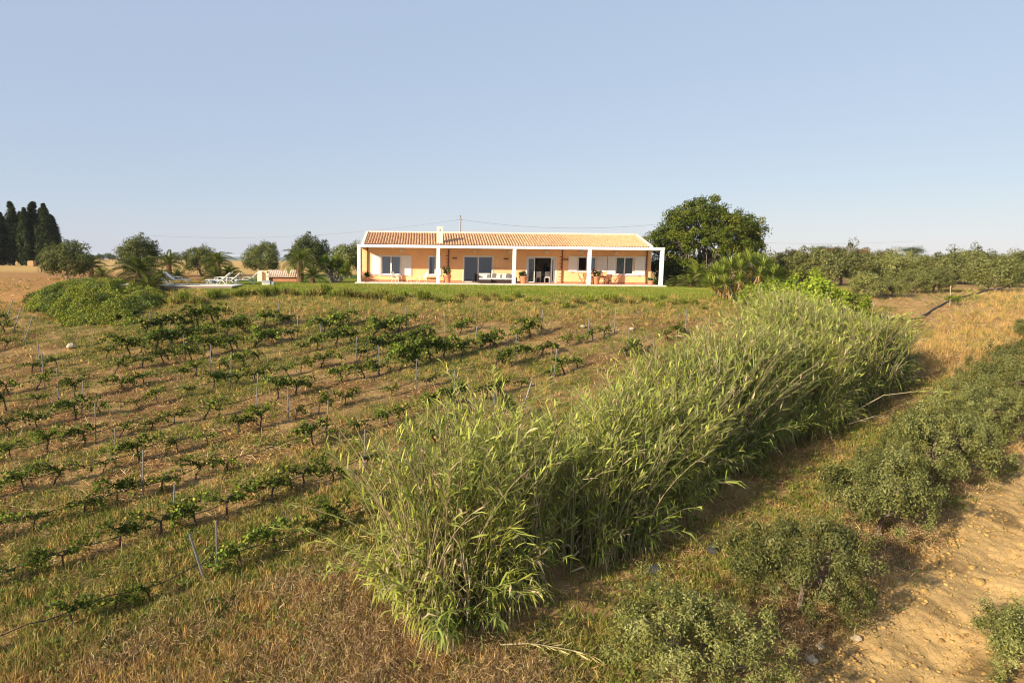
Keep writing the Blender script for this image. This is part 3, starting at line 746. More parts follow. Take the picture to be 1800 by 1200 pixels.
def lounger(x, y, rz, label):
    c = empty('sun_lounger', (x, y, max(gz(x, y), 8.268 if y < 55.0 and x < -14.4 else 0)), rz); tag(c, label, 'sun lounger', 'white sun loungers by the pool')
    # lies along +x: feet at -x, raised back at +x
    MB().box(-1.0, .30, -.28, .28, .315, .335).build('seat_sling', M_mesh, c)
    MB().obox((.62, 0, .60), (.36, 0, .30), (0, .28, 0), (-.008, 0, .01)).build('back_sling', M_mesh, c)
    for s in (-.31, .31):
        MB().tube([(-1.05, s, .32), (.30, s, .32)], .03, 6).build('side_rail', M_wire, c)
        MB().tube([(.24, s, .30), (1.0, s, .93)], .03, 6).build('back_rail', M_wire, c)
        MB().tube([(-.72, s, .32), (-.95, s, 0)], .03, 6).build('leg', M_wire, c)
        MB().tube([(.30, s, .32), (.62, s, 0)], .03, 6).build('leg', M_wire, c)
        MB().tube([(-.35, s * 1.08, .33), (-.2, s * 1.1, .52), (.15, s * 1.1, .55), (.42, s * 1.05, .47)], .025, 6).build('armrest', M_wire, c)
        MB().tube([(.70, s, .66), (.72, s, .02)], .02, 6).build('prop', M_wire, c)
lounger(-20.0 + .3, 54.8, R(182), 'white sun lounger standing alone at the left end of the pool')
lounger(-16.35, 54.9, R(-4), 'white sun lounger, leftmost of the three lined up on the pool edge')
lounger(-15.9, 56.0, R(-2), 'white sun lounger in the middle of the three on the pool edge')
lounger(-14.75, 56.9, R(6), 'white sun lounger with the highest back, rightmost of the three')
for (x, y, lb) in ((-17.55, 56.6, 'grey-topped cream stone cube left of the row of loungers'), (-12.75, 55.7, 'grey-topped cream stone cube on the lawn right of the loungers')):
    b = empty('stone_cube', (x, y, gz(x, y) - .02)); tag(b, lb, 'stone cube', 'stone cubes by the pool')
    MB().box(-.33, .33, -.3, .3, 0, .20, .015).build('base', M_cube, b); MB().box(-.335, .335, -.305, .305, .202, .38, .015).build('top', M_cubetop, b)
    MB().box(.34, .62, -.22, .25, 0, .30, .02).build('side_box', M_cubetop, b)

def pump_house():
    x0 = fx(455, 62.5); x1 = fx(524, 62.5); z = gz(-13, 62.5)
    p = empty('low_shed', (x0, 62.0, z)); tag(p, 'low peach garden shed with sloping clay tile roof behind the lawn', 'shed')
    L = x1 - x0
    MB().box(0, L, .6, .85, -.1, .98).build('back_wall', M_wall, p)
    m = MB(); m.add([(0, -.25, -.1), (0, .6, -.1), (0, .6, .98), (0, -.25, .86), (.42, -.25, -.1), (.42, .6, -.1), (.42, .6, .98), (.42, -.25, .86)],
                    [(0, 3, 2, 1), (4, 5, 6, 7), (0, 4, 7, 3), (3, 7, 6, 2), (0, 1, 5, 4)]); m.build('end_wall', M_verge, p)
    MB().box(.424, .80, .02, .596, -.1, .93).build('side_panel', M_wall, p)
    MB().box(.80, 1.05, -.30, .0, -.1, .72, .01).build('pier', M_verge, p)
    MB().box(1.052, L - .1, -.05, .02, -.1, .46).build('front_boards', M_skirt, p)
    n = int((L - .85) / .2); VV = []; FF = []; CC = []; rng = np.random.default_rng(8)
    m = MB(); m.add([(.83, -.30, .46), (L, -.30, .46), (L - .12, .62, 1.0), (.83, .62, 1.0), (.83, -.30, .42), (L, -.30, .42), (L - .12, .62, .96), (.83, .62, .96)],
                    [(0, 1, 2, 3), (7, 6, 5, 4), (0, 4, 5, 1), (1, 5, 6, 2), (0, 3, 7, 4)]); m.build('roof_board', M_verge, p)
    t = MB()
    for i in range(n): xx = .95 + i * .2; t.tube([(xx, -.33, .475), (xx, .62, 1.01)], [.055, .05], 6)
    o = t.build('roof_tiles', plain('peach_tile', (.76, .53, .37), .9, .12, 6), p); o['kind'] = 'stuff'
pump_house()

# ------------------------------------------------------------------ pole and wires
def utility_pole():
    p = empty('utility_pole', (4.2, 80, 8.2)); tag(p, 'concrete utility pole rising behind the house roof', 'utility pole')
    MB().tube([(0, 0, 0), (0, 0, 7.05)], [.14, .09], 8).build('pole', M_concrete, p)
    MB().box(-.16, .16, -.05, .05, 6.72, 6.80).build('bracket', M_lamp, p)
    MB().lathe([(0, 0), (.05, 0), (.06, .08), (.03, .16), (0, .16)], 8, (0, 0, 7.055)).build('insulator', M_lamp, p)
utility_pole()
def cable(name, a, b, sag, label, r=.014):
    t = np.linspace(0, 1, 40)[:, None]; a = np.array(a); b = np.array(b)
    pts = a * (1 - t) + b * t; pts[:, 2] -= sag * 4 * (t * (1 - t))[:, 0]
    tag(MB().tube(pts, r, 4).build(name, M_cable), label, 'power line')
cable('power_line', (4.06, 80, 14.95), (-34, 84, 12.9), 1.0, 'thin power line sagging from the pole towards the left', .006)
cable('power_line', (4.34, 80, 14.95), (27, 76, 14.6), .75, 'thin power line from the pole to the big tree on the right', .009)
cable('power_line', (34, 84, 13.2), (64, 90, 13.4), .5, 'faint power line leaving the big tree to the right', .006)

# ------------------------------------------------------------------ trees and plants
OLIVE = [((.118, .124, .050), 3), ((.17, .172, .082), 3), ((.23, .225, .12), 1.5), ((.06, .066, .026), 1.5), ((.15, .135, .045), .8)]
def limb_tube(mb, a, b, ra, rb, rng, bend=.12, n=5):
    a = np.array(a, float); b = np.array(b, float); t = np.linspace(0, 1, n)[:, None]
    pts = a * (1 - t) + b * t; L = np.linalg.norm(b - a)
    j = rng.normal(0, bend * L * .3, (n, 3)); j[0] = 0; j[-1] = 0; pts += j
    mb.tube(pts, np.linspace(ra, rb, n), 6, False)
def tree_meshes(seed, hgt, rx, rz, cz, ncl, rcl, per, ln, wd, pal, trunk_r, bark, limbs=5, shell=.5, up=.35, fork=.28, lobes=0, flat=1.0):
    """returns (trunk mesh, limb mesh, crown mesh): ellipsoid crown of clumps with its limbs reaching them"""
    rng = np.random.default_rng(seed)
    d = rand_dir(rng, ncl * 3); d = d[d[:, 2] > -.75][:ncl]
    rad = rng.uniform(.45, 1, len(d)) ** .6
    lob = 1 + .38 * np.sin(d[:, 0] * 3.1 + seed) * np.cos(d[:, 1] * 2.7 + seed * 2) + rng.normal(0, .05, len(d))
    cs = d * (rad * lob)[:, None] * np.array([rx, rx, rz]) + np.array([0, 0, cz])
    cs[:, 2] = np.maximum(cs[:, 2], rcl * .6)
    crown = cloud('crown', rng, cs, rcl * rng.uniform(.7, 1.35, len(cs)), per, ln, wd, pal, None, .6, up, shell, flat)
    tk = MB(); fz = hgt * fork
    pts = np.array([[0, 0, -.15], [rng.normal(0, .05), rng.normal(0, .05), fz * .5], [rng.normal(0, .08), rng.normal(0, .08), fz]])
    tk.tube(pts, [trunk_r * 1.35, trunk_r, trunk_r * .85], 8)
    lm = MB(); top = pts[-1]; ends = []
    for k in range(limbs):
        a = 2 * math.pi * (k + rng.random() * .6) / limbs
        e = np.array([math.cos(a) * rx * .5, math.sin(a) * rx * .5, cz + rz * rng.uniform(-.2, .35)])
        limb_tube(lm, top - np.array([0, 0, trunk_r * .4]), e, trunk_r * .62, trunk_r * .22, rng, .25); ends.append((top * .5 + e * .5, e))
    for q in cs[:: max(1, len(cs) // 22)]:
        best = min(ends, key=lambda s: np.linalg.norm(s[1] - q)); limb_tube(lm, best[1] if rng.random() < .6 else best[0], best[1] * .35 + q * .65, trunk_r * .2, trunk_r * .06, rng, .2, 4)
    return tk.mesh('trunk'), lm.mesh('limbs'), crown, bark
def plant_tree(name, mset, loc, rz, scale, label, cat, group=None):
    o = empty(name, loc, rz, scale); tag(o, label, cat, group)
    link('trunk', mset[0], mset[3], o); link('limbs', mset[1], mset[3], o); link('crown', mset[2], None, o)
    return o
# --- near olives between the reeds and the dirt track
near_sets = [tree_meshes(40 + k, 2.25, 1.75, .98, 1.2, 150, .30, 165, .085, .032, OLIVE, .075, M_bark, 5, .1, .35, .25) for k in range(3)]
NEAR_OL = [(12.4, 6.5, (.85, .78, .95)), (17.0, 6.2, (.80, .86, 1.1)), (22.4, 6.2, (.98, .84, 1.1)), (28.0, 6.3, (.90, .95, 1.15)), (32.6, 6.6, (1.0, .85, 1.0)), (37.4, 6.0, (.9, 1.0, 1.1)), (42.4, 6.4, (1.0, .95, 1.05)), (25.2, 6.9, (.62, .66, .8)), (30.4, 6.9, (.7, .66, .85)), (35.0, 6.7, (.75, .7, .9)), (39.9, 6.9, (.75, .75, .9)), (46.5, 6.0, (1., 1., 1.1))]
for k, (u, v, s) in enumerate(sorted(NEAR_OL)):
    x, y = to_xy(u, v)
    plant_tree('olive_tree', near_sets[k % 3], (x, y, gz(x, y)), k * 1.7, s, f'low spreading olive tree, {ORD[k]} from the front in the line beside the dirt track', 'olive tree', 'olive trees along the left side of the dirt track')
for k, (u, v, s, lb) in enumerate(((18.3, 1.8, .80, 'olive tree cut by the bottom right corner of the picture'), (25.9, 2.3, .75, 'olive tree at the right picture edge across the dirt track'),
        (51.5, 7.4, .8, 'small olive bush at the right picture edge on the dry grass bank'))):
    x, y = to_xy(u, v)
    plant_tree('olive_tree', near_sets[(k + 1) % 3], (x, y, gz(x, y)), k * 2.1 + .5, s, lb, 'olive tree')
# --- orchard on the right and trees behind the lawn
far_sets = [tree_meshes(60 + k, 3.2, 1.8, 1.45, 1.6, 140, .46, 75, .17, .075, OLIVE, .11, M_barkgrey, 4, .5, .35, .25) for k in range(4)]
rngo = np.random.default_rng(5)
small = [(1525, 49.5, .62), (1568, 50.5, .5), (1607, 54, .6), (1640, 56, .66), (1748, 57, .92), (1660, 76, 1.1), (1560, 74, 1.15), (1430, 66, 1.15), (1392, 68, 1.05), (1475, 70, 1.2), (1512, 76, 1.0), (1597, 79, 1.1), (1695, 77, 1.15), (1722, 70, .95), (1778, 68, 1.1)]
SMALL_LB = ['low grey-green olive bush just right of the bright green bushes', 'small olive bush right beside the low grey-green one', 'small round olive tree standing alone in the open field',
            'small olive tree right behind the lone round one', 'olive tree on the bank at the far end of the black pipe', 'olive tree in the front rank behind the small field trees',
            'pale-trunked olive tree left in the front rank of the orchard', 'olive tree showing over the bright green bushes', 'olive tree showing between the yucca and the bright bushes', 'broad pale olive tree third from left in the front rank', 'low olive bush squeezed between two broad front-rank trees',
            'olive tree behind the lone round one', 'full olive tree halfway along the black pipe', 'low olive tree beside the full one near the pipe', 'full olive tree at the right picture edge beyond the bank']
for k, (px, Y, s) in enumerate(small):
    x = fx(px, Y); plant_tree('olive_tree', far_sets[k % 4], (x, Y, gz(x, Y) - .05), k * 1.3, s, SMALL_LB[k], 'olive tree', 'orchard olive trees')
for r, Y in enumerate((82, 89, 97, 106, 116)):
    xs_ = np.arange(fx(1375, Y) - (0 if r else -1), .90 * Y + 2, 4.6 + .25 * r); 
    for k, x in enumerate(xs_):
        x = x + rngo.normal(0, .6); yy = Y + rngo.normal(0, .8)
        s = rngo.uniform(.72, 1.32)
        plant_tree('olive_tree', far_sets[rngo.integers(4)], (x, yy, gz(x, yy) - .05), rngo.uniform(0, 6), (s * 1.12, s * 1.12, s), f'orchard olive tree, {ORD[k]} from the left in the {ORD[r]} full rank', 'olive tree', 'orchard olive trees')
REDDISH = [((.16, .07, .03), 2), ((.20, .12, .04), 2), ((.10, .10, .03), 1)]
red_set = tree_meshes(81, 4.4, 2.2, 1.3, 3.2, 50, .6, 50, .24, .10, REDDISH, .14, M_bark, 4)
for k, (px, Y, s) in enumerate(((1432, 124, 1.0), (1478, 126, 1.12), (1505, 127, 1.08), (1535, 125, .95), (1400, 122, .95))):
    x = fx(px, Y); plant_tree('russet_tree', red_set, (x, Y, gz(x, Y)), k * 2., s, f'russet-tinged tree on the orchard skyline, {ORD[k] if k < 4 else "fifth"} of five', 'tree', 'russet trees on the orchard skyline')
PINE = [((.035, .05, .018), 2), ((.06, .07, .025), 1)]
pine_set = tree_meshes(82, 6, 2.4, .7, 5.2, 50, .6, 60, .22, .07, PINE, .18, M_bark, 4, fork=.7)
for px, Y, s, lb in ((1438, 150, .95, 'dark umbrella pine on the skyline at the left of the orchard'), (1597, 155, .98, 'dark umbrella pine on the skyline in the middle of the orchard')):
    x = fx(px, Y); plant_tree('umbrella_pine', pine_set, (x, Y, gz(x, Y)), 1, s, lb, 'pine tree')
# left of the house
DARKOL = [((.075, .09, .035), 3), ((.12, .13, .055), 3), ((.17, .175, .085), 1.2), ((.04, .052, .02), 2)]
left_sets = [tree_meshes(90 + k, 3.6, 1.9, 1.6, 1.85, 140, .5, 80, .18, .08, DARKOL, .12, M_barkgrey, 4, .5, .4, .2) for k in range(3)]
for k, (px, Y, s, lb) in enumerate(((117, 62, 1.0, 'pale olive tree behind the green mound, nearest the cypresses'), (248, 72, 1.14, 'round dense tree right behind the biggest cycad'),
        (352, 78, .98, 'feathery olive tree behind the single lounger'), (460, 84, 1.13, 'dense round tree behind the low peach shed'), (546, 80, 1.28, 'tall wide olive tree between shed and house'),
        (614, 76, 1.12, 'dark olive tree touching the left end of the house'))):
    x = fx(px, Y); plant_tree('olive_tree', left_sets[k % 3], (x, Y, gz(x, Y) - .1), k * 1.9, s, lb, 'olive tree', 'trees left of the house')
# big tree right of the house
BIG = [((.062, .080, .011), 3), ((.10, .115, .016), 2.2), ((.030, .043, .008), 1.6), ((.16, .15, .024), .6)]
def big_tree():
    rng = np.random.default_rng(7); x0, y0 = 27.9, 67.5
    # clump centres: a broad dome with a hollow, open underside
    d = rand_dir(rng, 900); d = d[d[:, 2] > -.3][:330]
    rr = rng.uniform(.6, 1, len(d)) * (1 + .10 * np.sin(d[:, 0] * 6 + 1) * np.cos(d[:, 2] * 5)); cs = d * rr[:, None] * np.array([5.5, 4.8, 4.5]); cs[:, 2] = cs[:, 2] * (1 - .06 * np.abs(cs[:, 0] + .5)) + 4.1
    cs[:, 0] -= .25
    extra = np.stack([rng.uniform(-5.6, 4.6, 90), rng.uniform(-2.8, 2, 90), rng.uniform(.4, 3.2, 90)], 1)
    cs = np.concatenate([cs, extra])
    gap = (np.abs(cs[:, 0] + .2) < 2.3) & (cs[:, 2] > 1.9) & (cs[:, 2] < 3.8); cs = cs[~gap | (rng.random(len(cs)) < .45)]
    o = empty('broadleaf_tree', (x0, y0, 8.2)); tag(o, 'big round broadleaf tree right of the house with bare limbs showing through', 'tree')
    link('crown', cloud('crown', rng, cs, rng.uniform(.5, .9, len(cs)), 125, .20, .12, BIG, None, .6, .35, .45, .85), None, o)
    tk = MB(); tk.tube([(0, 0, -.2), (.05, 0, .6), (.1, 0, 1.4)], [.48, .38, .34], 10); tk.build('trunk', M_barkgrey, o)
    ends = []
    for k in range(9):
        a = 2 * math.pi * k / 9 + rng.random() * .4
        e = np.array([math.cos(a) * rng.uniform(1.6, 3.2), math.sin(a) * rng.uniform(1.2, 2.6), rng.uniform(3.6, 6.2)])
        m = MB(); limb_tube(m, (.1, 0, 1.2), e, .2, .08, rng, .22, 6); m.build('limb', M_barkgrey, o); ends.append(e)
    m = MB()
    for q in cs[::2]:
        e = min(ends, key=lambda s: np.linalg.norm(s - q)); limb_tube(m, e, q, .05, .015, rng, .2, 4)
    m.build('branches', M_barkgrey, o)["kind"] = 'stuff'
big_tree()
# dark hedge shrub behind the porch end
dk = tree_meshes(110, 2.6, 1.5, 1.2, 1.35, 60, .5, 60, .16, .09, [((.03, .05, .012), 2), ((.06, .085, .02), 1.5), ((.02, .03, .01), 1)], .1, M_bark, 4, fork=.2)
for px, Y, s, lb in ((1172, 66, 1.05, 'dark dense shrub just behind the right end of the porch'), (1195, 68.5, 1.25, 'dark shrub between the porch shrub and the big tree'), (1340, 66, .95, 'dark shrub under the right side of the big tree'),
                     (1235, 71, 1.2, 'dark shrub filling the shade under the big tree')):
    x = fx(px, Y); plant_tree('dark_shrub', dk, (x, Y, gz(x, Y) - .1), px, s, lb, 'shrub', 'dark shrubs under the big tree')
# bright green bushes behind the reeds
BRIGHT = [((.16, .20, .025), 3), ((.22, .25, .04), 2), ((.09, .13, .02), 1.5)]
br = [tree_meshes(120 + k, 1.9, 1.45, .9, 1.0, 60, .36, 70, .15, .075, BRIGHT, .06, M_bark, 5, .35, .5, .2) for k in range(2)]
for k, (px, Y, s, lb) in enumerate(((1340, 46.0, 1.0, 'bright green bush beside the yucca'), (1385, 44.8, 1.35, 'bright green bush, second from the yucca'), (1428, 43.9, 1.55, 'bright green bush in the middle behind the reeds'), (1468, 43.5, 1.25, 'bright green bush at the right end of the bush row'))):
    x = fx(px, Y); plant_tree('green_bush', br[k % 2], (x, Y, gz(x, Y) - .05), k * 1.1, s, lb, 'bush', 'bright green bushes behind the reeds')

# --- cypresses
def cypress_set(seed, hgt, r):
    rng = np.random.default_rng(seed); n = 150
    t = rng.random(n) ** .9; a = rng.uniform(0, 6.283, n); prof = np.minimum(1, (1 - t) * 2.0) ** .75 * (.55 + .45 * np.minimum(1, t * 5))
    cs = np.stack([np.cos(a) * r * prof * .75, np.sin(a) * r * prof * .75, hgt * (.05 + .93 * t)], 1)
    cr = cloud('crown', rng, cs, .25 + .42 * prof, 44, .42, .17, [((.018, .030, .012), 3), ((.035, .05, .017), 2), ((.055, .065, .02), 1)], None, .35, 1.3, .4, 1.5)
    tk = MB().tube([(0, 0, -.2), (0, 0, hgt * .3), (0, 0, hgt * .9)], [.24, .18, .05], 7).mesh('trunk')
    lm = MB()
    for q in cs[::5]: limb_tube(lm, (0, 0, q[2] * .85), q, .05, .02, rng, .1, 3)
    return tk, lm.mesh('limbs'), cr, M_bark
cyp = [cypress_set(s, 11.5, 1.25) for s in (1, 2, 3)]
CY = [(-12, 128, .92, 1.5), (6, 131, .88, 1.3), (25, 130, 1.06, .95), (40, 133, .90, .85), (48, 129, .95, .9), (64, 131, 1.06, 1.2), (76, 133, .95, .9), (83, 129, 1.02, 1.0), (94, 131, .86, 1.25), (101, 134, .62, 1.2)]
for k, (px, Y, s, wd) in enumerate(CY):
    x = fx(px, Y); plant_tree('cypress_tree', cyp[k % 3], (x, Y, gz(x, Y)), k, (s * wd * 1.25, s * wd * 1.25, s), f'dark tall cypress, {ORD[k]} from the left in the grove beyond the field', 'cypress tree', 'cypress grove at the left edge')
x = fx(57, 126); o = MB().box(-.55, .55, -.5, .5, -.05, .98, .12).box(-.5, .5, -.46, .46, .981, 1.05, .03).build('straw_bale', M_straw); o.location = (x, 126, gz(x, 126)); tag(o, 'brown straw bale standing before the cypress grove', 'straw bale')
# far tree belt beyond the fields
belt = [tree_meshes(130 + k, 6, 3.2, 2.0, 3.4, 30, 1.1, 40, .6, .28, [((.045, .06, .035), 2), ((.07, .085, .04), 1)], .25, M_bark, 3) for k in range(2)]
rngb = np.random.default_rng(77); bx = sorted(rngb.uniform(fx(150, 330), fx(640, 330), 34))
for k, x in enumerate(bx):
    Y = 330 + rngb.normal(0, 25); plant_tree('distant_tree', belt[k % 2], (x, Y, gz(x, Y) - .3), k, rngb.uniform(.42, .75), f'small distant tree, {ORD[k]} from the left in the far belt', 'tree', 'distant tree belt on the left horizon')

# --- cycads (sago palms): trunk and arching feathered fronds
def cycad_sets(seed, nf=34, L=1.4, droop=1.0, colr=((.045, .065, .013), (.11, .12, .024))):
    rng = np.random.default_rng(seed); C = []; D = []; S = []; LN = []; CO = []
    rach = MB()
    for k in range(nf):
        a = k * 2.39996 + rng.normal(0, .1); el = R(82) - (k / nf) ** .8 * R(88) * rng.uniform(.9, 1.1)
        n = 16; p = np.zeros(3); e = el; pts = []; l = L * rng.uniform(.85, 1.1)
        h = np.array([math.cos(a), math.sin(a), 0])
        for i in range(n):
            pts.append(p.copy()); dv = h * math.cos(e) + np.array([0, 0, math.sin(e)]); p = p + dv * l / n; e -= R(3.6) * droop * (1 + i / n)
            if i > 1:
                sd = np.cross(h, [0, 0, 1.]); upn = np.cross(sd, dv); lw = l * .22 * math.sin(math.pi * (i / n) ** .8 * .93 + .15)
                for q in (-1, 1):
                    dd = unit(dv * .75 + sd * q + upn * .45); C.append(p + dd * lw * .5); D.append(dd); S.append(unit(np.cross(dd, upn)) * 1.0); LN.append(lw)
                    t = rng.random(); CO.append((np.array(colr[0]) * (1 - t) + np.array(colr[1]) * t) * rng.uniform(.8, 1.2))
        rach.tube(np.array(pts)[::3], .012, 3, False)
    fr = leaf_mesh('fronds', np.array(C), np.array(D), np.array(S), np.array(LN), .075, np.array(CO), M_leaf)
    return fr, rach.mesh('rachis')
cy_a = cycad_sets(1); cy_b = cycad_sets(2, 30, 1.35, .7); cy_g = cycad_sets(3, 36, 1.4, .55, ((.10, .13, .02), (.17, .19, .035)))
M_cytrunk = plain('cycad_trunk', (.16, .085, .045), .95, .4, 14, 1.0, 18)
def cycad(x, y, s, trunk, st, label, rz=0):
    z = gz(x, y); o = empty('cycad', (x, y, z), rz); tag(o, label, 'cycad', 'cycads around the lawn')
    MB().tube([(0, 0, -.2), (0, 0, trunk * .5), (0, 0, trunk + .12)], [.24 * s, .22 * s, .17 * s], 10).build('trunk', M_cytrunk, o)
    for nm, me, mt in (('fronds', st[0], None), ('rachis', st[1], M_leaf)):
        q = link(nm, me, mt if nm == 'rachis' else None, o); q.location = (0, 0, trunk); q.scale = (s,) * 3
me = cy_a[1]
for st in (cy_a, cy_b, cy_g): st[1].materials.append(plain('frond_rib' + str(id(st) % 97), (.14, .12, .04), .7))
for k, (px, Y, s, tr, st, lb) in enumerate((
        (160, 66, 1.05, 1.05, cy_a, 'small cycad between the pale olive tree and the far field'), (178, 61, .8, .25, cy_b, 'low cycad on the crest of the green mound'),
        (245, 52.5, 1.45, .85, cy_a, 'biggest cycad, left of the pool over the green mound'), (262, 50.6, 1.15, .25, cy_b, 'drooping low cycad at the left corner of the pool'),
        (297, 64, 1.05, 1.35, cy_b, 'cycad with a bare reddish trunk behind the single lounger'), (282, 60, .8, .25, cy_a, 'low dark cycad at the foot of the bare-trunked one'), (312, 61, .75, .2, cy_b, 'small cycad right of the bare-trunked one'),
        (383, 64, 1.15, 1.5, cy_a, 'tall cycad left of the three loungers'), (377, 61, .95, .3, cy_b, 'low dark cycad behind the loungers'), (402, 62, .9, .5, cy_a, 'cycad with withered fronds behind the loungers'),
        (527, 61, 1.2, 1.75, cy_a, 'tall cycad at the right end of the low shed'), (548, 59.5, .95, .45, cy_b, 'low cycad in front of the tall one by the shed'),
        (1222, 62.5, 1.1, .85, cy_g, 'cycad with a reddish trunk under the big tree'), (1192, 61.5, .85, .1, cy_a, 'low dark cycad at the right end of the porch'), (1212, 59.5, .95, .1, cy_b, 'low dark cycad in front of the reddish-trunked one'), (1238, 58.8, .85, .1, cy_a, 'low dark cycad nearest the yucca'))):
    cycad(fx(px, Y), Y, s * 1.16, tr, st, lb, k * 1.3)

# --- yuccas: stems with rosettes of sword leaves
def rosette(rng, n, L, cols):
    k = np.arange(n); a = k * 2.39996; el = R(88) - (k / n) * R(112)
    h = np.stack([np.cos(a), np.sin(a), 0 * a], 1); D = h * np.cos(el)[:, None] + np.array([0, 0, 1.]) * np.sin(el)[:, None]
    S = np.stack([-np.sin(a), np.cos(a), 0 * a], 1); ln = L * rng.uniform(.8, 1.1, n)
    C = D * (ln * .5 + .05)[:, None]
    co = np.array(cols)[rng.integers(len(cols), size=n)] * rng.uniform(.8, 1.2, n)[:, None]
    return C, D, S, ln, co
def yucca(name, x, y, heads, label, seed, L=1.05, cols=((.15, .18, .04), (.21, .235, .06), (.09, .12, .025)), cat='yucca', skirt=True):
    rng = np.random.default_rng(seed); z = gz(x, y); o = empty(name, (x, y, z)); tag(o, label, cat)
    Cs = [[] for _ in range(5)]; DS = [[] for _ in range(5)]
    for (hx, hy, hz) in heads:
        m = MB(); b = np.array([hx * .35, hy * .35, -.1]); e = np.array([hx, hy, hz]); limb_tube(m, b, e, .11, .07, rng, .12, 6); m.build('stem', M_barkgrey, o)
        r = rosette(rng, 95, L * rng.uniform(.85, 1.15), cols)
        for q in range(5): Cs[q].append(r[q] + (e if q == 0 else 0))
        if skirt:
            n = 26; a = rng.uniform(0, 6.28, n); t = rng.uniform(.25, .95, n)
            p = b * (1 - t)[:, None] + e * t[:, None] + np.stack([np.cos(a), np.sin(a), 0 * a], 1) * .13
            D = unit(np.stack([np.cos(a) * .35, np.sin(a) * .35, -1 + 0 * a], 1)); S = np.stack([-np.sin(a), np.cos(a), 0 * a], 1)
            for q, val in enumerate((p, D, S, rng.uniform(.4, .7, n), np.array([.42, .27, .12]) * rng.uniform(.7, 1.2, n)[:, None])): DS[q].append(val)
    A = [np.concatenate(q) for q in Cs]; link('sword_leaves', leaf_mesh('sword_leaves', A[0], A[1], A[2], A[3], .07, A[4], M_leaf, .1), None, o)
    if skirt:
        A = [np.concatenate(q) for q in DS]; link('dead_leaves', leaf_mesh('dead_leaves', A[0], A[1], A[2], A[3], .07, A[4], M_leaf), None, o)
rngy = np.random.default_rng(31)
hd = []
while len(hd) < 24:
    d = unit(rngy.normal(size=3) * np.array([1, .8, 1])); d[2] = abs(d[2]) * .95 - .12
    q = np.array((d[0] * 2.5 + .35, d[1] * 1.8, 1.35 + d[2] * 1.8 - .25 * abs(d[0])))
    if d[1] < .55 and all(np.linalg.norm(q - p) > .72 for p in hd): hd.append(q)
yucca('yucca', fx(1298, 49.0), 49.0, hd, 'large clump of yucca with dead straw skirts right of the lawn', 31, .74)
yucca('fan_shrub', fx(588, 62), 62, [(rngy.uniform(-1.1, 1.1), rngy.uniform(-.6, .6), rngy.uniform(.5, 2.0)) for _ in range(16)], 'light green spiky shrub left of the house end', 32, .62, ((.11, .15, .025), (.16, .19, .04), (.06, .09, .018)), 'shrub', False)

# --- green mound of creeping plants left of the pool
def mound():
    cx, cy, rx, ry, hh = -22.4, 47.2, 4.6, 5.9, 1.35
    o = empty('groundcover_mound', (cx, cy, 0)); tag(o, 'green mound of creeping plants spilling down left of the pool', 'groundcover')
    def mz(x, y):
        dx = (x - cx - (y - cy) * -.28) / rx; dy = (y - cy) / ry; q = dx * dx + dy * dy
        return H(x, y) + hh * np.clip(1 - q, -.4, 1) ** 1.0 * np.where(q < 1, .75, .2) + (1.3 * (fbm(x, y, .5, 3, 3) - .5) + .8 * (fbm(x, y, 1.5, 3, 13) - .5)) * np.clip(1.15 - q, 0, .8) , q
    a = np.linspace(cx - 6, cx + 6, 90); b = np.linspace(cy - 7, cy + 7, 100); X, Y = np.meshgrid(a, b); X = X.ravel(); Y = Y.ravel()
    Z, q = mz(X, Y); keep = q < .95 + .8 * (fbm(X, Y, .7, 3, 8) - .5)
    i = (np.arange(99)[:, None] * 90 + np.arange(89)[None]).ravel(); Fm = np.stack([i, i + 1, i + 91, i + 90], 1); Fm = Fm[keep[Fm].all(1)]
    me = np_mesh('mat', np.stack([X - cx, Y - cy, Z - .03], 1), [Fm], np.tile(np.array([.07, .09, .02]), (len(X), 1)), M_ground, True); link('undergrowth', me, None, o)
    rng = np.random.default_rng(6); n = 60000; x = rng.uniform(cx - 6, cx + 6, n); y = rng.uniform(cy - 7, cy + 7, n); z, q = mz(x, y)
    k = q < 1.0 + .9 * (fbm(x, y, .7, 3, 8) - .5); k &= fbm(x, y, 1.0, 3, 77) + .12 * rng.random(n) > .42; x, y, z = x[k], y[k], z[k]; n = len(x)
    D = unit(rand_dir(rng, n) + np.array([0, 0, .6])); S = side_of(D, rng); t = fbm(x, y, .7, 3, 12)
    c = np.where((t > .52)[:, None], np.array([.155, .175, .032]), np.array([.08, .105, .025])) * rng.uniform(.6, 1.35, n)[:, None]
    c = np.where((rng.random(n) < .12)[:, None], np.array([.17, .12, .05]), c)
    gr = sstep(48, 51, y); c = c * (1 - gr[:, None] * .5) + np.array([.14, .16, .075]) * gr[:, None] * .5
    link('creeper_leaves', leaf_mesh('creeper_leaves', np.stack([x - cx, y - cy, z + rng.uniform(0, .22, n)], 1), D, S, .13, .07, c, M_leaf), None, o)
mound()
o = MB().obox((0, 0, .12), (.30, 0, .03), (0, .22, .05), (0, -.03, .07)).build('pale_rock', M_stone); xx = fx(217, 47.5); o.location = (xx, 47.5, gz(xx, 47.5) + .75); tag(o, 'pale stone ledge showing in the green mound below the cycads', 'stone')

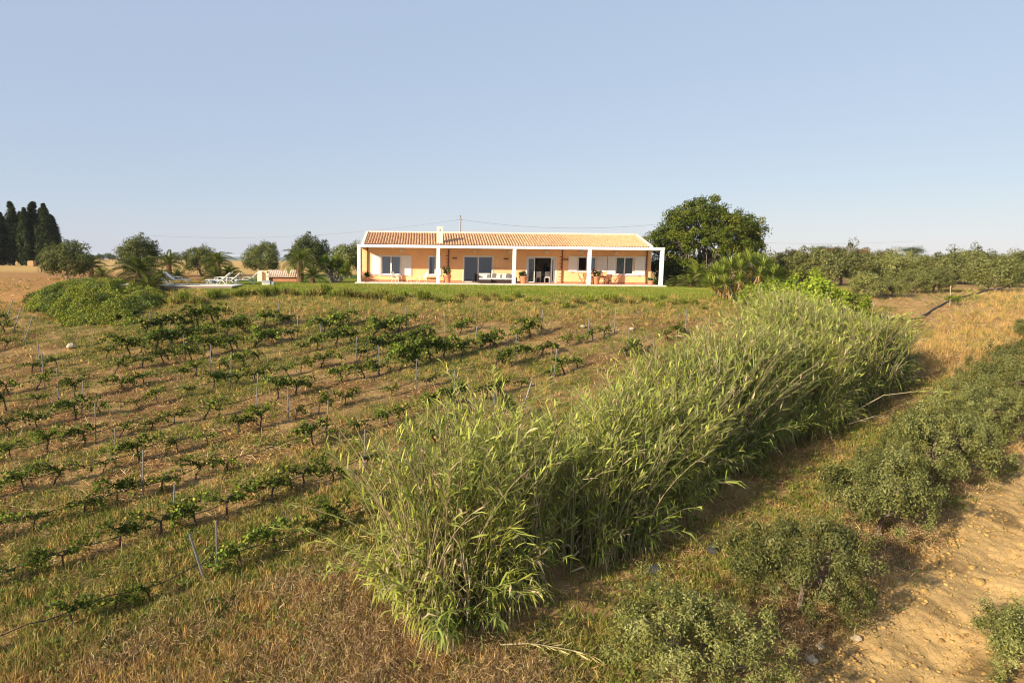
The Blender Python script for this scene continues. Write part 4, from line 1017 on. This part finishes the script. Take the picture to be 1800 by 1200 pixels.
# --- tufts along the lawn edge
def tuft_set(seed, n=170, hgt=.6, c=((.13, .15, .03), (.20, .20, .05), (.25, .19, .07))):
    rng = np.random.default_rng(seed); a = rng.uniform(0, 6.28, n); e = rng.uniform(R(35), R(88), n)
    D = np.stack([np.cos(a) * np.cos(e), np.sin(a) * np.cos(e), np.sin(e)], 1); ln = hgt * rng.uniform(.6, 1.1, n); b = np.stack([rng.normal(0, .12, n), rng.normal(0, .12, n), 0 * a], 1)
    co = np.array(c)[rng.integers(len(c), size=n)] * rng.uniform(.7, 1.25, n)[:, None]
    return leaf_mesh('blades', b + D * ln[:, None] * .5, D, side_of(D, rng), ln, .045, co, M_leaf), MB().lathe([(.16, -.08), (.16, .03), (.1, .08), (0, .09)], 8).mesh('crown_base')
tufts = [tuft_set(1), tuft_set(2, 150, .5, ((.16, .12, .05), (.20, .16, .06), (.11, .12, .03))), tuft_set(3, 170, .65, ((.16, .19, .03), (.10, .13, .025), (.2, .2, .05)))]
rngt = np.random.default_rng(15); pxs = np.linspace(255, 1235, 62) + rngt.normal(0, 5, 62)
for k, px in enumerate(pxs):
    Y = 47.6 + rngt.normal(0, .55) + (1.0 if 400 < px < 600 else -1.0 if px <= 400 else 0) - (.3 if px > 1000 else 0); x = fx(px, Y); s = rngt.uniform(.75, 1.35) * (1.0 if px < 760 else .72)
    t = tufts[rngt.integers(3)]; o = empty('grass_tuft', (x, Y, gz(x, Y)), rngt.uniform(0, 6), s)
    tag(o, f'tufted grass clump, {ORD[k % 31]} from the {"left" if k < 31 else "middle"} in the row edging the lawn', 'grass tuft', 'ornamental tufts along the lawn edge'); link('blades', t[0], None, o); link('root_crown', t[1], M_soil, o)

# ------------------------------------------------------------------ the vineyard
VINE = [((.075, .11, .018), 3), ((.12, .15, .025), 2.5), ((.045, .07, .014), 1.6), ((.22, .21, .035), .9)]
ROW0, PITCHV, NROW = 16.35, 2.72, 10
def vine_set(seed, big=1.0, lush=False):
    rng = np.random.default_rng(seed); tk = MB()
    th = .40 + rng.normal(0, .06); lean = rng.normal(0, .12)
    tk.tube([(0, 0, -.08), (lean * .2 + rng.normal(0, .03), rng.normal(0, .03), th * .35), (lean * .9, rng.normal(0, .03), th * .7), (lean, 0, th)], [.042, .030, .027, .034], 6)
    C = []; ns = rng.integers(9, 13) if lush else rng.integers(4, 9)
    for k in range(ns):
        sgn = 1 if rng.random() < .5 else -1; L = rng.uniform(.30, 1.0 if lush else .85); rise = rng.uniform(.02, .42) * (1.2 if lush else 1); dp = rng.uniform(.0, .45)
        t = np.linspace(0, 1, 9)[:, None]; side = rng.normal(0, .16)
        pts = np.concatenate([lean + sgn * L * t, side * t + .03 * np.sin(t * 7 + k), th + rise * np.sin(t * 2.2) - dp * t ** 2.5 * .8], 1)
        tk.tube(pts[::2], np.linspace(.014, .005, 5), 4, False)
        q = pts[1:]; nl = 6 if lush else 5; keep = rng.random(len(q)) < .85
        C.append(np.repeat(q[keep], nl, 0) + rng.normal(0, .055, (keep.sum() * nl, 3)))
    if rng.random() < .5: q = np.array([[lean, 0, th * .4]]); C.append(np.repeat(q, 10, 0) + rng.normal(0, .07, (10, 3)))
    C = np.concatenate(C); n = len(C); N = unit(rand_dir(rng, n) * .8 + np.array([-.3, -.3, .7])); D = unit(np.cross(N, rand_dir(rng, n))); S = unit(np.cross(N, D))
    pal = np.array([p[0] for p in VINE]); wt = np.array([p[1] for p in VINE], float); c = pal[rng.choice(len(pal), n, p=wt / wt.sum())] * rng.uniform(.7, 1.3, n)[:, None]
    return tk.mesh('vine_trunk'), leaf_mesh('leaves', C, D, S, .10 * rng.uniform(.7, 1.3, n), .095 * rng.uniform(.7, 1.3, n), c, M_leaf, .15)
vsets = [vine_set(200 + k) for k in range(10)]; lsets = [vine_set(230 + k, 1, True) for k in range(6)]
def row_end(v):                                     # where the slope steepens and the row stops
    u = 0
    for u in np.arange(0, 48, .25):
        x, y = to_xy(u, v)
        if y - .14 * max(0, -x) > 41.2: break
    return min(u, 12 + 1e9)
rngv = np.random.default_rng(9); nvine = 0
ROWNAME = lambda k: f'{ORD[k]} vine row from the front'
for k in range(NROW + 3):
    v = ROW0 + PITCHV * k; ue = row_end(v)
    if k >= NROW: ue = 6.6
    u0 = -1.2 + .32 * k if k < NROW else 3.2 + .3 * (k - NROW)
    if k == 0: ue = 12.0
    if k in (1,): ue = 20.5
    if k == 9: u0 = 12.4
    # hose
    uu = np.arange(u0 - .4, ue + .01, .33); x, y = to_xy(uu, v); z = H(x, y) + .40 + .05 * np.sin(uu * 2.1 + k) + .05 * fbm(uu, uu * 0 + k, .7, 2, 4)
    if len(uu) > 3:
        w_ = .05 * np.sin(uu * 1.3 + k)
        tag(MB().tube(np.stack([x + DV[0] * w_, y + DV[1] * w_, z], 1), .013, 5).build('irrigation_hose', M_hose), f'black irrigation hose strung along the {ROWNAME(k)}', 'hose', 'irrigation hoses in the vineyard')
    # posts every 6.6 m and a leaning end post
    pu = [q for q in np.arange(-.1, ue - .8, 6.6) if q > u0 - .5]; pn = 0
    for q in pu + [ue + .2]:
        end = q > ue; 
        if end and k == 0: q, end = 6.35, 'lean'
        q2 = q + rngv.normal(0, .12); px_, py_ = to_xy(q2, v + rngv.normal(0, .06)); zz = gz(px_, py_); hp = 1.45 + rngv.normal(0, .06)
        ln = rngv.normal(0, .05); 
        if end is True: ln = .42
        if end == 'lean': ln = -.30
        o = empty('vine_post', (px_, py_, zz)); tag(o, f'grey metal vine post, {ORD[pn]} from the left in the {ROWNAME(k)}' if not end else f'leaning grey end post closing the {ROWNAME(k)}', 'post', 'vineyard posts'); pn += 1
        tip = np.array([DU[0] * ln * hp, DU[1] * ln * hp * .5, hp]); d_ = tip / np.linalg.norm(tip)
        MB().tube([(-.1 * d_).tolist(), tip.tolist()], .022 if not end else .028, 6).build('shaft', M_post, o)
        MB().tube([(d_ * (hp * .98)).tolist(), (d_ * (hp * 1.0 + .015)).tolist()], .030, 6).build('cap', M_post, o)
    n = 0; u = u0 + rngv.uniform(0, .5)
    while u < ue:
        lush = (k >= 7 and u > 11) or (k >= 4 and u > 20)
        if rngv.random() < (.10 if lush else .22): u += 1.15; continue
        x, y = to_xy(u + rngv.normal(0, .1), v + rngv.normal(0, .06)); s = rngv.uniform(.65, 1.25) * (1.26 if lush else 1.0)
        st = lsets[rngv.integers(6)] if lush else vsets[rngv.integers(10)]
        o = empty('grapevine', (x, y, gz(x, y)), math.pi / 2 - A0 + rngv.normal(0, .12) + (math.pi if rngv.random() < .5 else 0), s)
        tag(o, f'{"bushy" if lush else "low sparse"} grapevine, {ORD[n]} vine from the left in the {ROWNAME(k)}', 'grapevine', 'grapevines in the vineyard')
        link('vine_trunk', st[0], M_vinewood, o); link('leaves', st[1], None, o); n += 1; nvine += 1
        u += rngv.uniform(.95, 1.35)

# ------------------------------------------------------------------ giant reed bed
def reeds():
    rng = np.random.default_rng(17); n = 5000
    u = rng.uniform(9.2, 41.5, n); t = rng.random(n)
    lo = 10.40 + 1.1 * (fbm(u, u * 0, .55, 3, 5) - .45) + .5 * sstep(36, 41, u); hi = 13.3 + .3 * np.sin(u * .9 + 2) + 3.3 * sstep(27, 39, u) - .3 * sstep(10.5, 9, u)
    v = lo + (hi - lo) * t
    x, y = to_xy(u, v); z0 = H(x, y)
    ok = fbm(u, v, 1.1, 3, 404) + .25 * (rng.random(n) - .5) > .36
    u, t, lo, hi, v, x, y, z0 = (q[ok] for q in (u, t, lo, hi, v, x, y, z0)); n = len(u)
    edge_r = np.clip(1 - (v - lo) / .9, 0, 1); edge_l = np.clip(1 - (hi - v) / .9, 0, 1); edge_f = np.clip(1 - (u - 9.2) / 1.0, 0, 1); edge_b = np.clip(1 - (41.5 - u) / 1.5, 0, 1)
    hgt = rng.uniform(3.1, 4.5, n) * (.70 + .62 * fbm(u, v, .6, 3, 2)) * (1 - .10 * (edge_r + edge_l)) * (1 + .08 * sstep(15, 10, u)) * (1 + .06 * sstep(24, 36, u)) * (1 - .35 * edge_b) * (1 - .34 * sstep(33.5, 38.5, u) * sstep(16, 12.5, v)) * (1 - .10 * sstep(36.5, 40, u))
    young = (rng.random(n) < .45) & ((edge_r > .45) | (edge_l > .5) | (edge_f > .4)); hgt = np.where(young, hgt * rng.uniform(.28, .62, n), hgt)
    lean = rng.normal(0, .18, (n, 2)) + edge_r[:, None] * (-DV)[None] * rng.uniform(.0, .42, n)[:, None] + edge_l[:, None] * DV[None] * rng.uniform(0, .30, n)[:, None] \
        + edge_f[:, None] * (-DU)[None] * rng.uniform(0, .35, n)[:, None] + edge_b[:, None] * (DU)[None] * rng.uniform(.1, .8, n)[:, None]
    wild = rng.random(n) < .06; lean[wild] += rng.normal(0, .40, (wild.sum(), 2))
    gust = (np.stack([fbm(u, v, .5, 3, 55), fbm(u, v, .5, 3, 66)], 1) - .5) * .95; lean += gust
    over = np.maximum(0, -(lean @ DV) - rng.uniform(.08, .50, n) - .35 * np.clip((v - lo) / 1.6, 0, 1)) * np.where(rng.random(n) < .06, .3, 1); lean = lean + over[:, None] * DV[None]
    lean[young] += ((edge_r[:, None] * -DV + edge_l[:, None] * DV - edge_f[:, None] * DU) * rng.uniform(.15, .75, n)[:, None])[young]
    K = 7; s = np.linspace(0, 1, K)
    ll = np.linalg.norm(lean, axis=1, keepdims=True); lean = lean / np.maximum(1, ll / .95)
    hx = (lean[:, None, :] * hgt[:, None, None]) * (s ** 1.9)[None, :, None]
    hz = hgt[:, None] * s[None] * np.sqrt(np.clip(1 - (.75 * np.linalg.norm(lean, axis=1)[:, None] * s[None]) ** 2, .15, 1))
    P = np.concatenate([np.stack([x, y], 1)[:, None, :] + hx, (z0[:, None] + hz)[:, :, None]], 2)   # n,K,3
    # stalks: three-sided
    V = []; rad = np.linspace(.021, .008, K)
    for a in (0, 2.094, 4.189):
        V.append(P + (np.array([math.cos(a), math.sin(a), 0]))[None, None] * rad[None, :, None])
    V = np.stack(V, 2)                                  # n,K,3,3
    base = (np.arange(n) * K * 3)[:, None, None]; kk = (np.arange(K - 1) * 3)[None, :, None]; jj = np.arange(3)[None, None]; j2 = (jj + 1) % 3
    Fs = np.stack([base + kk + jj, base + kk + j2, base + kk + 3 + j2, base + kk + 3 + jj], -1).reshape(-1, 4)
    dry = rng.random(n)
    cst = np.where((dry < .55)[:, None], np.array([.52, .42, .22]), np.array([.32, .31, .10])) * rng.uniform(.7, 1.2, n)[:, None]
    cst = np.where((dry < .11)[:, None], np.array([.60, .47, .29]) * rng.uniform(.8, 1.1, n)[:, None], cst)
    cV = np.repeat(cst, K * 3, 0)
    me = np_mesh('stalks', V.reshape(-1, 3), [Fs], cV, M_reed)
    o = link('giant_reed_bed', me); tag(o, 'tall dense bed of giant reed running up the slope', 'reeds', kind='stuff')
    # leaves: two-blade strips, alternate, arching out and down
    m = 25; N = n * m
    st = rng.uniform(.0, 1, (n, m)); st = .05 + .95 * st ** np.where((edge_r + edge_f + edge_l)[:, None] > .25, 1.25, .62)
    si = st * (K - 1); i0 = np.minimum(si.astype(int), K - 2); fr = (si - i0)[..., None]
    B = P[np.arange(n)[:, None], i0] * (1 - fr) + P[np.arange(n)[:, None], i0 + 1] * fr
    T = unit(P[np.arange(n)[:, None], i0 + 1] - P[np.arange(n)[:, None], i0])
    az = rng.uniform(0, 6.283, (n, 1)) + np.arange(m)[None] * math.pi + rng.normal(0, .5, (n, m))
    hd = np.stack([np.cos(az), np.sin(az), 0 * az], -1)
    out = unit(T * rng.uniform(.5, 1.9, (n, m, 1)) + hd)
    L = rng.uniform(.28, .60, (n, m)) * (1.05 - .35 * (st > .92)); W = rng.uniform(.024, .052, (n, m))
    # low leaves on the shaded flank are longer and hang
    hang = np.clip((st < .5) * (edge_r + edge_f + .5 * edge_l)[:, None] + .5 * young[:, None], 0, 1.2); L = L * (1 + .45 * hang)
    dr = (rng.uniform(.0, .34, (n, m)) + .6 * hang)
    p1 = B + out * (L * .5)[..., None] - np.array([0, 0, 1.]) * (L * dr * .12)[..., None]
    p2 = B + out * (L * .95)[..., None] * (1 - .25 * dr)[..., None] - np.array([0, 0, 1.]) * (L * dr * .75)[..., None]
    sd = unit(np.cross(out, np.array([0, 0, 1.]) + 0 * out)); sd = unit(sd + rng.normal(0, .35, sd.shape))
    Vl = np.stack([B + sd * (W * .3)[..., None], B - sd * (W * .3)[..., None], p1 - sd * (W * .5)[..., None], p1 + sd * (W * .5)[..., None], p2], 2).reshape(-1, 3)
    b = np.arange(N) * 5
    Q = np.stack([b, b + 1, b + 2, b + 3], 1); Tr = np.stack([b + 3, b + 2, b + 4], 1)
    tone = fbm(u, v, .8, 3, 99)[:, None] + rng.normal(0, .12, (n, m))
    c = np.where((tone > .56)[..., None], np.array([.44, .45, .075]), np.array([.27, .31, .05]))
    c = np.where((tone < .40)[..., None], np.array([.13, .17, .03]), c)
    tip = (st > .85)[..., None]; c = np.where(tip, c * .6 + np.array([.48, .50, .13]) * .4, c)
    deadp = np.clip(.50 - st * .8, .05, 1) + .6 * (dry < .11)[:, None]; dead = rng.random((n, m)) < deadp * .75
    c = np.where(dead[..., None], np.array([.58, .45, .24]), c) * rng.uniform(.75, 1.25, (n, m, 1))
    me = np_mesh('reed_leaves', Vl, [Q, Tr], np.repeat(c.reshape(-1, 3), 5, 0), M_reed)
    q = link('reed_leaves', me, None, o); q['kind'] = 'stuff'
reeds()
def loose_reed(name, pts, label, seed, dry=False, nl=26):
    rng = np.random.default_rng(seed); pts = np.array(pts, float); o = empty(name, pts[0].tolist()); tag(o, label, 'reed stalk')
    pts = pts - pts[0]; MB().tube(pts, np.linspace(.02, .008, len(pts)), 5).build('stalk', plain(name + str(seed), (.42, .34, .18), .8), o)
    t = np.sort(rng.uniform(.45 if not dry else .1, 1, nl)) * (len(pts) - 1); i = np.minimum(t.astype(int), len(pts) - 2); f = (t - i)[:, None]
    B = pts[i] * (1 - f) + pts[i + 1] * f; T = unit(pts[i + 1] - pts[i]); sd = unit(np.cross(T, np.array([0, 0, 1.]) + 0 * T)) * np.where(np.arange(nl) % 2, 1, -1)[:, None]
    D = unit(T * (1.0 if not dry else .8) + sd * .8 + rng.normal(0, .15, B.shape) + np.array([0, 0, .15])); ln = rng.uniform(.35, .6, nl)
    c = (np.array([.5, .42, .27]) if dry else np.array([.30, .31, .10])) * rng.uniform(.8, 1.2, nl)[:, None]
    link('blades', leaf_mesh('blades', B + D * ln[:, None] * .5, D, side_of(D, rng), ln * (.7 if dry else 1), .022 if dry else .045, c, M_reed), None, o)
def gp(u, v, h=0.0): x, y = to_xy(u, v); return (x, y, gz(x, y) + h)
loose_reed('fallen_reed', [gp(10.4, 9.8, .15), gp(10.8, 9.3, .22), gp(11.2, 8.75, .24), gp(11.6, 8.3, .2)], 'dry bleached reed lying on the path at the foot of the bed', 1, True, 34)
loose_reed('leaning_reed', [gp(31.5, 10.2, .5), gp(32.4, 9.3, 1.25), gp(33.3, 8.4, 1.45), gp(34.2, 7.6, 1.35), gp(34.8, 7.1, 1.2)], 'long reed leaning out of the bed over the shaded path', 2, False, 30)
loose_reed('leaning_reed', [gp(30.6, 10.0, .25), gp(31.2, 9.2, .55), gp(31.8, 8.5, .6)], 'short bare dry reed sticking out below the long leaning one', 3, True, 6)
loose_reed('fallen_reed', [gp(34.4, 9.6, .05), gp(36.4, 9.4, .08), gp(38.0, 9.3, .06)], 'bare grey cane lying in the shade at the far end of the reeds', 4, True, 3)

# ------------------------------------------------------------------ small things
for k, (u, v, lb) in enumerate(((15.6, 9.25, 'dark grey stone lying on the path edge, nearer of two'), (17.85, 8.85, 'dark grey stone with pale tip on the path, farther of two'))):
    rng = np.random.default_rng(50 + k); m = MB(); n = 9; prof = [(0, 0), (.20, .0), (.24, .06), (.19, .15), (.08, .2), (0, .21)]
    m.lathe(prof, n); m.v = [q * np.array([1.2, .7, .8]) + rng.normal(0, .02, q.shape) for q in m.v]
    o = m.build('dark_stone', M_bag); o.location = gp(u, v, -.03); o.rotation_euler = (0, 0, k * .7 + .5); tag(o, lb, 'stone')
def pipe():
    pts = [(fx(px, Y), Y) for px, Y in ((1528, 44.0), (1570, 44.2), (1617, 44.4), (1632, 45.6), (1655, 47.6), (1680, 49.5), (1710, 53), (1748, 60), (1765, 64))]
    pts = np.array(pts); t = np.linspace(0, len(pts) - 1, 60); x = np.interp(t, range(len(pts)), pts[:, 0]); y = np.interp(t, range(len(pts)), pts[:, 1])
    z = H(x, y) + .09 + .05 * np.sin(t * 3)
    tag(MB().tube(np.stack([x, y, z], 1), .055, 6).build('black_pipe', M_hose), 'black water pipe snaking over the dry field on the right', 'pipe')
pipe()
def sapling():
    x = fx(1671, 47.8); y = 47.8; o = empty('staked_sapling', (x, y, gz(x, y))); tag(o, 'young sapling tied to a pale stake beside the black pipe', 'sapling')
    MB().tube([(0, 0, -.1), (-.10, 0, 1.35)], .03, 6).build('stake', M_stone, o); MB().tube([(.06, .05, -.1), (.08, .05, .7)], .015, 5).build('trunk', M_bark, o)
    rng = np.random.default_rng(3); link('crown', cloud('crown', rng, rng.uniform(-1, 1, (10, 3)) * np.array([.4, .3, .25]) + np.array([.1, 0, .45]), .18, 24, .12, .06, BRIGHT), None, o)
sapling()
rngs = np.random.default_rng(70)
for k, (px, py_, s, lb) in enumerate(((118, 37.5, .28, 'orange-white stone lying at the upper left edge of the vineyard'), (1026, 42.3, .16, 'white stone on the bare soil above the vines, left one'), (1112, 42.0, .18, 'white stone on the bare soil above the vines, right one'),
        (1480, 13.9, .13, 'pale clod at the edge of the dirt track, lower left'), (1495, 14.3, .10, 'pale clod on the dirt track beside the lower left one'), (1560, 14.6, .12, 'bright stone in the middle of the dirt track'))):
    x = fx(px, py_); m = MB().lathe([(0, -.3), (.8, -.2), (1, .1), (.75, .5), (.3, .7), (0, .72)], 8); m.v = [(q + rngs.normal(0, .10, q.shape)) * s for q in m.v]
    o = m.build('field_stone', M_stone); o.location = (x, py_, gz(x, py_) + .06); tag(o, lb, 'stone')

# ------------------------------------------------------------------ grass, straw, weeds, clods: uncountable
def scatter(name, label, N, seed, dens, make, box=(-36, 60, 11, 62), chunk=None, mat=None):
    rng = np.random.default_rng(seed)
    # more blades close to where people look from; real sizes everywhere
    r = np.exp(rng.uniform(math.log(box[2]), math.log(box[3]), N)); x = rng.uniform(-.72, 1.0, N) * (r + 2); y = r
    Z = zones(x, y); p = dens(x, y, Z); k = rng.random(N) < p
    x, y = x[k], y[k]; Z = {q: Z[q][k] for q in Z}
    V, F, C = make(rng, x, y, H(x, y), Z)
    o = link(name, np_mesh(name, V, F, C, mat or M_grass)); tag(o, label, name.replace('_', ' '), kind='stuff'); return o
def blades(rng, x, y, z, ln, wd, el_lo, el_hi, cols, jit=.25):
    n = len(x); a = rng.uniform(0, 6.283, n); el = rng.uniform(el_lo, el_hi, n)
    D = np.stack([np.cos(a) * np.cos(el), np.sin(a) * np.cos(el), np.sin(el)], 1); B = np.stack([x, y, z - .01], 1)
    sd = unit(np.cross(D, rand_dir(rng, n))) * (wd * .5)[:, None]
    mid = B + D * (ln * .55)[:, None]; tip = B + D * ln[:, None] - np.array([0, 0, 1.]) * (ln * .12 * np.cos(el))[:, None]
    V = np.stack([B + sd, B - sd, mid - sd * .8, mid + sd * .8, tip], 1).reshape(-1, 3); b = np.arange(n) * 5
    nr = y < 27; bn, bf = b[nr], b[~nr]            # far blades need one triangle only
    return V, [np.stack([bn, bn + 1, bn + 2, bn + 3], 1), np.concatenate([np.stack([bn + 3, bn + 2, bn + 4], 1), np.stack([bf, bf + 1, bf + 4], 1)])], np.repeat(cols * rng.uniform(1 - jit, 1 + jit, n)[:, None], 5, 0)
def d_open(Z): return (1 - Z['track']) * (1 - Z['lawn'])
def reedbed(Z): return (Z['v'] > 10.6) & (Z['v'] < 12.8) & (Z['u'] > 10) & (Z['u'] < 40)
# lying and standing straw
def mk_straw(rng, x, y, z, Z):
    n = len(x); c = np.array(lin(220, 184, 124))[None] * np.ones((n, 1)); t = rng.random(n)
    c = np.where((t < .35)[:, None], np.array(lin(164, 124, 76)), c); c = np.where((t > .85)[:, None], np.array(lin(236, 212, 164)), c)
    c = np.where((Z['bank'] > .3)[:, None] & (t < .6)[:, None], np.array(lin(216, 184, 130)), c)
    far = .6 + y / 34
    return blades(rng, x, y, z, rng.uniform(.10, .42, n) * (1 + .5 * Z['bank']), rng.uniform(.007, .016, n) * far, R(0), R(60) * np.where(rng.random(n) < .72, .28, 1), c)
scatter('dry_straw', 'dry pale straw and dead grass lying over the vineyard slope', 420000, 1,
        lambda x, y, Z: np.where(reedbed(Z), .05, d_open(Z) * (.18 + .82 * sstep(.38, .56, Z['n2'])) * np.where(Z['scrub'] > .5, .5, 1) * np.where((x < -22) & (y > 45), .35, 1) * (1 - .5 * Z['under'])), mk_straw)
# tussocks of standing dry grass
def mk_tuss(rng, x, y, z, Z):
    n = len(x); k = 13; cx = np.repeat(x, k) + rng.normal(0, .09, n * k); cy = np.repeat(y, k) + rng.normal(0, .09, n * k); zz = np.repeat(z, k)
    t = np.repeat(rng.random(n), k); c = np.where((t < .55)[:, None], np.array(lin(204, 166, 98)), np.array(lin(164, 148, 76))); c = np.where((t > .85)[:, None], np.array(lin(150, 112, 68)), c)
    s = np.repeat(rng.uniform(.6, 1.3, n) * (1 + .7 * Z['bank']), k)
    return blades(rng, cx, cy, zz, rng.uniform(.14, .38, n * k) * s, rng.uniform(.008, .015, n * k) * (.7 + cy / 40), R(38), R(88), c)
scatter('dry_grass_tussocks', 'standing tussocks of dry yellow grass on the slope', 42000, 2,
        lambda x, y, Z: np.where(reedbed(Z), .0, d_open(Z) * (.05 + .28 * sstep(.45, .62, Z['n1']) + .9 * Z['bank'] + .30 * Z['scrub'] + .9 * sstep(42.5, 45, y) * (x > -22) * (x < 26)) * (1 - .7 * Z['under']) * np.where((x < -22) & (y > 45), .25, 1)), mk_tuss)
# green grass and weeds
def mk_green(rng, x, y, z, Z):
    n = len(x); k = 9; cx = np.repeat(x, k) + rng.normal(0, .11, n * k); cy = np.repeat(y, k) + rng.normal(0, .11, n * k); zz = np.repeat(z, k)
    t = np.repeat(rng.random(n), k); c = np.where((t < .5)[:, None], np.array(lin(124, 130, 50)), np.array(lin(152, 146, 70))); c = np.where((t > .85)[:, None], np.array(lin(92, 110, 44)), c)
    return blades(rng, cx, cy, zz, rng.uniform(.10, .30, n * k), rng.uniform(.010, .020, n * k) * (.7 + cy / 40), R(25), R(85), c)
def lane(Z): return .5 + .5 * np.cos((Z['v'] - ROW0) / PITCHV * 2 * math.pi + 2.2)
scatter('green_weeds', 'green weeds and grass growing in patches between the vines', 95000, 3,
        lambda x, y, Z: np.where(reedbed(Z), .0, d_open(Z) * (.10 + .9 * Z['green'] * (.4 + .6 * np.where(Z['vine'] > .5, lane(Z), 1)) + .55 * (Z['vine'] > .5) * lane(Z) ** 2 * sstep(.26, .46, Z['n1']) + .5 * np.exp(-((Z['v'] - 8.4) / .9) ** 2) * (Z['u'] < 40) + .8 * ((x < -9) & (y > 38) & (y < 49)) + .45 * ((x >= -9) & (x < 24) & (y > 43) & (y < 49))) * (1 - .8 * Z['under']) * np.where((x < -23) & (y > 46), .1, 1) * (1 - .7 * Z['bank']) * (1 - .85 * Z['scrub'])), mk_green)
# brown scrub at the bottom
def mk_scrub(rng, x, y, z, Z):
    n = len(x); k = 16; cx = np.repeat(x, k) + rng.normal(0, .16, n * k); cy = np.repeat(y, k) + rng.normal(0, .16, n * k); zz = np.repeat(z, k) + rng.uniform(0, 1, n * k) * np.repeat(rng.uniform(.05, .38, n), k)
    t = rng.random(n * k); c = np.where((t < .5)[:, None], np.array(lin(148, 120, 84)), np.array(lin(204, 176, 126))); c = np.where((t > .85)[:, None], np.array(lin(108, 84, 60)), c)
    return blades(rng, cx, cy, zz, rng.uniform(.06, .22, n * k), rng.uniform(.006, .014, n * k), R(-30), R(80), c)
scatter('dead_scrub', 'tangled brown dead scrub in the foreground and under the olives', 60000, 4, lambda x, y, Z: np.clip(Z['scrub'] * (.10 + .9 * sstep(.4, .58, Z['n2'])) + Z['under'] * .5 * (Z['u'] < 44), 0, 1), mk_scrub, (-10, 40, 11, 34))
# lawn
def mk_lawn(rng, x, y, z, Z):
    n = len(x); t = rng.random(n) * .6 + Z['n2'] * .6; c = np.where((t < .55)[:, None], np.array(lin(118, 134, 40)), np.array(lin(142, 148, 56))); c = np.where((t > .8)[:, None], np.array(lin(164, 146, 76)), c)
    return blades(rng, x, y, z, rng.uniform(.05, .13, n), np.full(n, .035), R(40), R(88), c)
scatter('lawn_grass', 'mown green lawn in front of the house', 260000, 5, lambda x, y, Z: Z['lawn'] * (y < 59.4), mk_lawn, (-20, 34, 46, 60))
# clods on the track and on bare soil
def mk_clod(rng, x, y, z, Z):
    n = len(x); s = rng.gamma(1.6, .009, n) + .008
    P8 = np.array([(-1, -1, -.5), (1, -1, -.5), (1, 1, -.5), (-1, 1, -.5), (-.6, -.6, .7), (.6, -.6, .7), (.6, .6, .7), (-.6, .6, .7)], float)
    V = (P8[None] + rng.normal(0, .28, (n, 8, 3))) * s[:, None, None] + np.stack([x, y, z + .03], 1)[:, None]
    Q = np.array([(0, 1, 5, 4), (1, 2, 6, 5), (2, 3, 7, 6), (3, 0, 4, 7), (4, 5, 6, 7)]); b = np.arange(n)[:, None, None] * 8 + Q[None]
    c = np.where((rng.random(n) < .7)[:, None], np.array(lin(206, 168, 102)), np.array(lin(190, 150, 90))) * rng.uniform(.85, 1.15, n)[:, None]
    return V.reshape(-1, 3), [b.reshape(-1, 4)], np.repeat(c, 8, 0)
scatter('soil_clods', 'loose dry soil clods over the dirt track and bare ground', 80000, 6, lambda x, y, Z: np.clip(Z['track'] * (.30 + .70 * sstep(3.6, 4.6, Z['v'])) + .10 * (Z['vine'] > .5) + .25 * Z['soilpatch'] + .2 * Z['till'], 0, 1), mk_clod, mat=M_ground)

def mk_stalk(rng, x, y, z, Z):
    n = len(x); c = np.where((rng.random(n) < .6)[:, None], np.array(lin(226, 194, 132)), np.array(lin(196, 150, 92)))
    return blades(rng, x, y, z + .02, rng.uniform(.35, .95, n), rng.uniform(.008, .014, n), R(0), R(24), c)
scatter('fallen_stalks', 'long pale fallen stalks strewn over the vineyard floor', 16000, 7, lambda x, y, Z: np.where(reedbed(Z), 0, d_open(Z) * (Z['vine'] + Z['scrub'] > .5) * sstep(.4, .6, Z['n2']) * (y < 44)), mk_stalk, (-30, 40, 11, 45))
def mk_weed(rng, x, y, z, Z):
    n = len(x); k = 14; cx = np.repeat(x, k) + rng.normal(0, .10, n * k); cy = np.repeat(y, k) + rng.normal(0, .10, n * k); zz = np.repeat(z, k) + rng.uniform(.01, .16, n * k)
    t = np.repeat(rng.random(n), k); c = np.where((t < .6)[:, None], np.array(lin(104, 118, 46)), np.array(lin(138, 138, 66))); c = np.where((t > .85)[:, None], np.array(lin(140, 122, 66)), c)
    return blades(rng, cx, cy, zz, rng.uniform(.05, .13, n * k), rng.uniform(.035, .07, n * k), R(-10), R(60), c)
scatter('leafy_weeds', 'low leafy weeds dotted over the slope and below the lawn', 15000, 8, lambda x, y, Z: np.where(reedbed(Z), 0, d_open(Z) * (.10 + .5 * Z['green'] + .6 * sstep(41, 44, y) * (x > -22) * (x < 26)) * (1 - .6 * Z['bank']) * np.where((x < -22) & (y > 45), .1, 1)), mk_weed)

# ------------------------------------------------------------------ thin summer air over the fields
def haze():
    o = MB().box(-14500, 14500, -400, 16500, -64, 19.5).build('haze', None); tag(o, kind='stuff')
    m = bpy.data.materials.new('summer_air'); m.use_nodes = True; nt = m.node_tree; nt.nodes.remove(nt.nodes['Principled BSDF'])
    v = nt.nodes.new('ShaderNodeVolumePrincipled'); v.inputs['Color'].default_value = (.86, .91, 1, 1); v.inputs['Density'].default_value = .00012
    nt.links.new(v.outputs[0], nt.nodes['Material Output'].inputs['Volume']); o.data.materials.clear(); o.data.materials.append(m)
haze()
